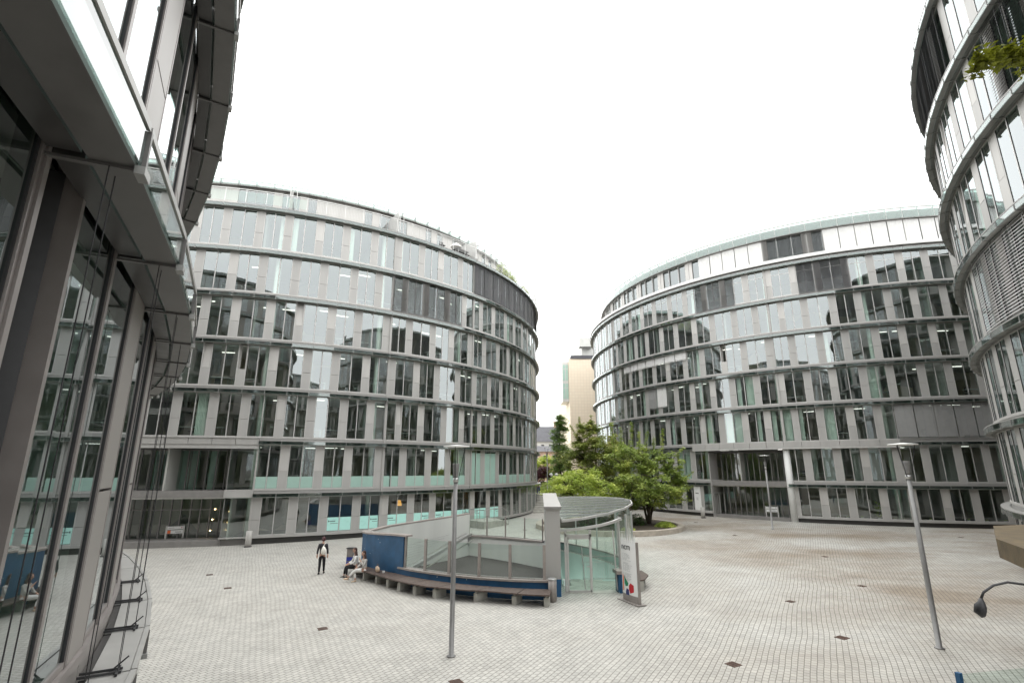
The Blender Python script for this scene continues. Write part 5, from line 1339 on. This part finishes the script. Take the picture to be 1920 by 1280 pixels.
# local frame: walking direction +y
hipc = (0, 0, .92); ch = []
body = [[((0, 0, .92), (.14, .10)), ((0, .0, 1.08), (.12, .09)), ((0, .01, 1.28), (.15, .10)), ((0, .0, 1.40), (.11, .08)), ((0, .005, 1.47), .05), ((0, .02, 1.56), .05)]]
for sg in (-1, 1):
    fy = -.10 if sg < 0 else .18
    body.append([((0, 0, .92), (.14, .10)), ((sg * .085, 0, .86), .085), ((sg * .09, fy * .35 + .02, .48), .055), ((sg * .085, fy, .10), .036), ((sg * .085, fy + .07, .04), .03)])
    body.append([((0, .0, 1.40), (.11, .08)), ((sg * .17, 0, 1.38), .052), ((sg * .23, -.02, 1.13), .040), ((sg * .25, .04 * sg, .90), .030)])
hand(body, (-.25, -.04, .90), (0, .1, -1), (1, .2, 0)); hand(body, (.25, .04, .90), (0, .1, -1), (-1, .2, 0))
skin('body', body, M['skin'], pw)
skin('trousers', [[((0, 0, .95), (.165, .125)), ((0, 0, .88), (.165, .125)), ((-.09, 0, .82), .105), ((-.092, -.02, .48), .074), ((-.087, -.10, .09), .055)], [((0, 0, .88), (.165, .125)), ((.09, 0, .82), .105), ((.092, .075, .48), .074), ((.087, .18, .09), .055)]], M['black'], pw)
jk = [[((0, 0, .89), (.172, .135)), ((0, .0, 1.10), (.145, .115)), ((0, .01, 1.28), (.18, .125)), ((0, .0, 1.40), (.13, .095)), ((0, .0, 1.46), .065)]]
for sg in (-1, 1): jk.append([((0, .0, 1.40), (.13, .095)), ((sg * .175, 0, 1.38), .075), ((sg * .235, -.02, 1.13), .056), ((sg * .252, .035 * sg, .93), .043)])
skin('jacket', jk, M['leather'], pw)
head_mesh(pw, (0, .03, 1.63), R(90), M['hairr'], 'short')
q = MB(); q.lathe((0, -.06, 1.56), [(.02, 0), (.055, .03), (.06, .07), (.02, .12)], 10); q.build('hair_bun', M['hairr'], pw, True)
shoe(pw, (-.087, -.14, .02), R(90), M['black'], .0); shoe(pw, (.087, .20, .0), R(90), M['black'])
bg_ = thing('shoulder_bag', (px_, py_, pz_), 'white shoulder bag hanging on the back of the walking person', 'bag', None, R(8))
q = MB(); q.tube([(.08, -.15, .97), (.085, -.17, 1.02), (.08, -.175, 1.15), (.06, -.165, 1.28), (.05, -.15, 1.33)], [.10, .145, .13, .07, .02], 12); q.build('body', M['bag_w'], bg_, True)
q = MB(); q.tube([(.05, -.16, 1.32), (.09, -.13, 1.42), (.13, -.05, 1.475), (.14, .06, 1.44), (.10, .12, 1.25)], .016, 6); q.build('strap', M['bag_w'], bg_)

def sitter(loc, rz, label, top, low, hairm, style, crossed, shoem, arms):
    r = thing('person', loc, label, 'person', None, rz)   # local +y = facing, seat top at z=.46
    H = .52
    b = [[((0, 0, H), (.15, .12)), ((0, -.02, H + .18), (.125, .095)), ((0, .0, H + .36), (.15, .10)), ((0, .015, H + .47), (.10, .075)), ((0, .03, H + .54), .048), ((0, .05, H + .63), .048)]]
    if crossed:
        legs = [[(-.09, .02, H - .01), (-.02, .44, H + .04), (.16, .72, .23)], [(.09, .02, H - .02), (.08, .46, H - .03), (.0, .40, .11)]]
    else:
        legs = [[(-.09, .02, H - .01), (-.11, .44, H - .02), (-.12, .42, .09)], [(.09, .02, H - .01), (.11, .44, H - .02), (.12, .50, .09)]]
    for lg_ in legs:
        b.append([((0, 0, H), (.15, .12)), (lg_[0], .09), (lg_[1], .06), (lg_[2], .038)])
    sl = [[((0, 0, H - .02), (.165, .135)), ((0, -.02, H + .18), (.145, .115)), ((0, .0, H + .36), (.17, .12)), ((0, .015, H + .47), (.12, .09)), ((0, .03, H + .52), .06)]]
    for sg, (el, wr) in zip((-1, 1), arms):
        sh_ = (sg * .165, .01, H + .44)
        b.append([((0, .015, H + .47), (.10, .075)), (sh_, .05), (el, .038), (wr, .028)])
        sl.append([((0, .015, H + .47), (.12, .09)), (sh_, .066), (el, .052), (tuple(Vector(el).lerp(Vector(wr), .75)), .042)])
        d = (Vector(wr) - Vector(el)); hand(b, wr, d, (-sg, 0, .2))
    skin('body', b, M['skin'], r); skin('top', sl, top, r)
    tr = [[((0, 0, H + .02), (.165, .13)), ((0, 0, H), (.165, .13)), (legs[0][0], .108), (legs[0][1], .076), (tuple(Vector(legs[0][1]).lerp(Vector(legs[0][2]), .82)), .05)], [((0, 0, H), (.165, .13)), (legs[1][0], .108), (legs[1][1], .076), (tuple(Vector(legs[1][1]).lerp(Vector(legs[1][2]), .82)), .05)]]
    skin('trousers', tr, low, r)
    head_mesh(r, (0, .07, H + .73), R(90), hairm, style)
    for lg_, up in zip(legs, (.15 if crossed else 0, 0)):
        shoe(r, (lg_[2][0], lg_[2][1] + .03, lg_[2][2] - .085), R(90), shoem, up)
    return r
def bp(a, r_): return (OC[0] + r_ * cos(R(a)), OC[1] + r_ * sin(R(a)))
x_, y_ = -7.05, 26.2
sitter((x_, y_, -.17), R(128), 'woman with long brown hair and white trousers sitting cross legged on the bench', M['cloth_g'], M['cloth_w'], M['hairb'], 'long', True, M['bag_b'],
       [((-.20, .12, .72), (-.03, .22, .96)), ((.21, .14, .70), (.06, .36, .64))])
x_, y_ = -7.75, 27.15
sitter((x_, y_, -.17), R(120), 'person in dark clothes with a dark tablet sitting beyond the woman on the bench', M['cloth_w'], M['black'], M['hairb'], 'long', False, M['black'],
       [((-.21, .12, .72), (-.10, .36, .64)), ((.21, .12, .72), (.10, .36, .64))])
q = MB(); x2, y2 = -8.15, 27.55; q.obox((x2, y2), .3, .22, .50, .515, R(30)); tag(q.build('tablet', M['dark']), 'dark tablet on the lap of the far seated person', 'tablet')
x_, y_ = -6.3, 25.75
hb = thing('handbag', (x_, y_, .315), 'cream leather handbag on the bench beside the woman', 'bag', None, R(125))
q = MB(); q.tube([(-.2, 0, .11), (-.14, 0, .13), (0, 0, .15), (.14, 0, .13), (.2, 0, .11)], [.05, .12, .14, .12, .05], 12); q.build('body', M['bag_b'], hb, True).scale = (1, .5, 1)
q = MB(); q.tube([(-.12, 0, .24), (-.08, 0, .36), (.08, 0, .36), (.12, 0, .24)], .012, 6); q.build('strap', M['wood'], hb)
q = MB(); q.obox((-5.98, 25.6), .12, .08, .332, .41, .3); tag(q.build('paper_cup', M['white']), 'small white box on the bench next to the handbag', 'box')
# far walker at the stairs
x_, y_ = 3.35, 66.9
fw_ = thing('person', (x_, y_, 1.93), 'distant person in light clothes at the top of the stairs in the gap', 'person', None, R(170))
skin('body', [[((0, 0, .92), (.14, .10)), ((0, .0, 1.1), (.12, .09)), ((0, .01, 1.3), (.15, .10)), ((0, 0, 1.42), (.1, .08)), ((0, 0, 1.5), .05), ((0, .01, 1.62), (.085, .1)), ((0, .01, 1.7), .07)]] +
     [[((0, 0, .92), (.14, .10)), ((s_ * .09, 0, .84), .085), ((s_ * .09, .05 * s_, .46), .055), ((s_ * .09, .1 * s_, .06), .04)] for s_ in (-1, 1)] + [[((0, 0, 1.42), (.1, .08)), ((s_ * .18, 0, 1.38), .05), ((s_ * .23, 0, 1.12), .04), ((s_ * .22, .1, .9), .03)] for s_ in (-1, 1)], M['skin'], fw_)
skin('shirt', [[((0, 0, .98), (.16, .12)), ((0, .0, 1.1), (.14, .11)), ((0, .01, 1.3), (.17, .12)), ((0, 0, 1.43), (.12, .09))]] + [[((0, .01, 1.3), (.17, .12)), ((s_ * .18, 0, 1.37), .068), ((s_ * .235, 0, 1.14), .055)] for s_ in (-1, 1)], M['cloth_g'], fw_)
skin('trousers', [[((0, 0, .95), (.16, .12)), ((s_ * .09, 0, .84), .1), ((s_ * .09, .05 * s_, .46), .07), ((s_ * .09, .1 * s_, .09), .055)] for s_ in (-1, 1)], M['blue_p'], fw_)
head_mesh(fw_, (0, .02, 1.64), R(90), M['hairb'], 'short')

# ------------------------------------------------------------------ things seen behind the glass
def desk(p, rz, lab):
    r = thing('office_desk', p, lab, 'desk', 'office desks behind the glass facades', rz)
    q = MB(); q.box(-.35, .35, -.75, .75, .72, .75); q.build('desk_top', M['white'], r)
    for u in (-.32, .28):
        for v in (-.72, .68): q = MB(); q.box(u, u + .04, v, v + .04, 0, .72); q.build('leg', M['steel'], r)
    return r
def ochair(p, rz):
    r = thing('office_chair', p, 'dark office chair behind the glass facade', 'chair', 'office chairs behind the glass facades', rz)
    q = MB(); q.box(-.22, .22, -.22, .22, .44, .5); q.build('seat', M['dark'], r)
    q = MB(); q.box(.2, .25, -.2, .2, .58, 1.02); q.build('backrest', M['dark'], r)
    q = MB(); q.tube([(0, 0, .05), (0, 0, .44)], .03, 6)
    for k in range(5): q.beam((0, 0, .06), (.26 * cos(k * 1.256), .26 * sin(k * 1.256), .04), .03, .03)
    q.build('base', M['steel'], r); return r
DL = 'white office desk on steel legs behind the glass facade'
d0 = None; c0 = None; rr = random.Random(9)
for (cc, Rr, L_, ths, ks) in ((cA, RA, LA, [-80 + 3.1 * k for k in range(20)], (1, 2, 3, 4, 5)), (cB, RB, LB, [-150 + 3.3 * k for k in range(17)], (1, 2, 3, 4))):
    for k in ks:
        for t in ths:
            if rr.random() < .36 and not (k <= 1 and (t < -70 and cc is cA)) and not (k <= 2 and cc is cB and -140 < t < -124):
                p = pol(cc, t, Rr - rr.uniform(.9, 1.3), L_[k - 1] + .01)
                if d0 is None: d0 = desk(p, R(t), DL)
                else: copy_tree(d0, p, R(t))
                if rr.random() < .7:
                    p = pol(cc, t + rr.uniform(-.8, .8), Rr - 1.9, L_[k - 1] + .01)
                    if c0 is None: c0 = ochair(p, R(t + 180 + rr.uniform(-40, 40)))
                    else: copy_tree(c0, p, R(t + 180 + rr.uniform(-40, 40)))
# potted plants on the sills of B
def potplant(t, big, lab):
    p = pol(cB, t, RB - .45, .62); r = thing('potted_plant', p, lab, 'plant', 'pot plants on the sills of the right building', R(t))
    q = MB(); q.lathe((0, 0, 0), [(.09, 0), (.12, .26), (.13, .28), (.11, .27), (.10, .2)], 14); q.build('pot', M['white'], r, True)
    lf = MB(); rg_ = random.Random(int(t * 10) % 99)
    for k in range(46 if big else 8):
        a = rg_.uniform(0, 6.28); l_ = rg_.uniform(.25, .5) * (1.2 if big else .35); h = (rg_.uniform(.3, 1.5) if big else .3); b_ = Vector((cos(a) * .05, sin(a) * .05, h)); d = Vector((cos(a), sin(a), rg_.uniform(.1, .7))).normalized(); s_ = Vector((-sin(a), cos(a), 0))
        lf.quad(b_, b_ + d * l_ * .5 + s_ * .07, b_ + d * l_, b_ + d * l_ * .5 - s_ * .07)
    lf.build('foliage', M['leaf_light'], r)
for k, (t, bg2) in enumerate([(-121.3, 0), (-119.4, 0), (-118.2, 0), (-116.2, 0), (-113.9, 1), (-111.9, 0), (-107.3, 0), (-104.9, 1), (-102.4, 0), (-100.0, 0), (-97.5, 0)]):
    nb_ = ['first', 'second', 'third', 'fourth', '', 'fifth', 'sixth', '', 'seventh', 'eighth', 'ninth'][k]
    potplant(t, bg2, ('big leafy plant in the ground floor window right of the white entrance column' if k == 4 else 'big leafy plant in the ground floor window right of the tall lamp post') if bg2 else nb_ + ' small white pot on the ground floor sill right of the entrance column')
# lamp and string of bulbs in A
p = pol(cA, thA(8) + 1.4, RA - 1.2, 2.1); pl_ = thing('pendant_lamp', p, 'lit orange lamp shade behind the ground floor window of the left building', 'lamp')
q = MB(); q.lathe((0, 0, 0), [(.24, 0), (.13, .42)], 16); q.build('lamp_shade', M['shade'], pl_, True); q = MB(); q.tube([(0, 0, .42), (0, 0, .9)], .008, 5); q.build('cord', M['dark'], pl_)
p = pol(cA, -74.6, RA - 1.85, 0); st_ = thing('light_string', (p.x, p.y, .3), 'string of small warm bulbs beside the left entrance', 'lights')
q = MB(); pts = [(-.6, 0, 1.9), (-.7, 0, 1.2), (-.75, 0, .45), (.1, 0, .1), (.55, 0, .5), (.5, 0, 1.0), (.45, 0, 1.75)]
q.tube(pts, .008, 5); q.build('cable', M['dark'], st_)
for b_ in pts[:3] + pts[4:]:
    q = MB(); q.lathe((b_[0], b_[1] - .03, b_[2] - .04), [(.01, 0), (.05, .04), (.01, .08)], 8); q.build('bulb', M['bulb'], st_)
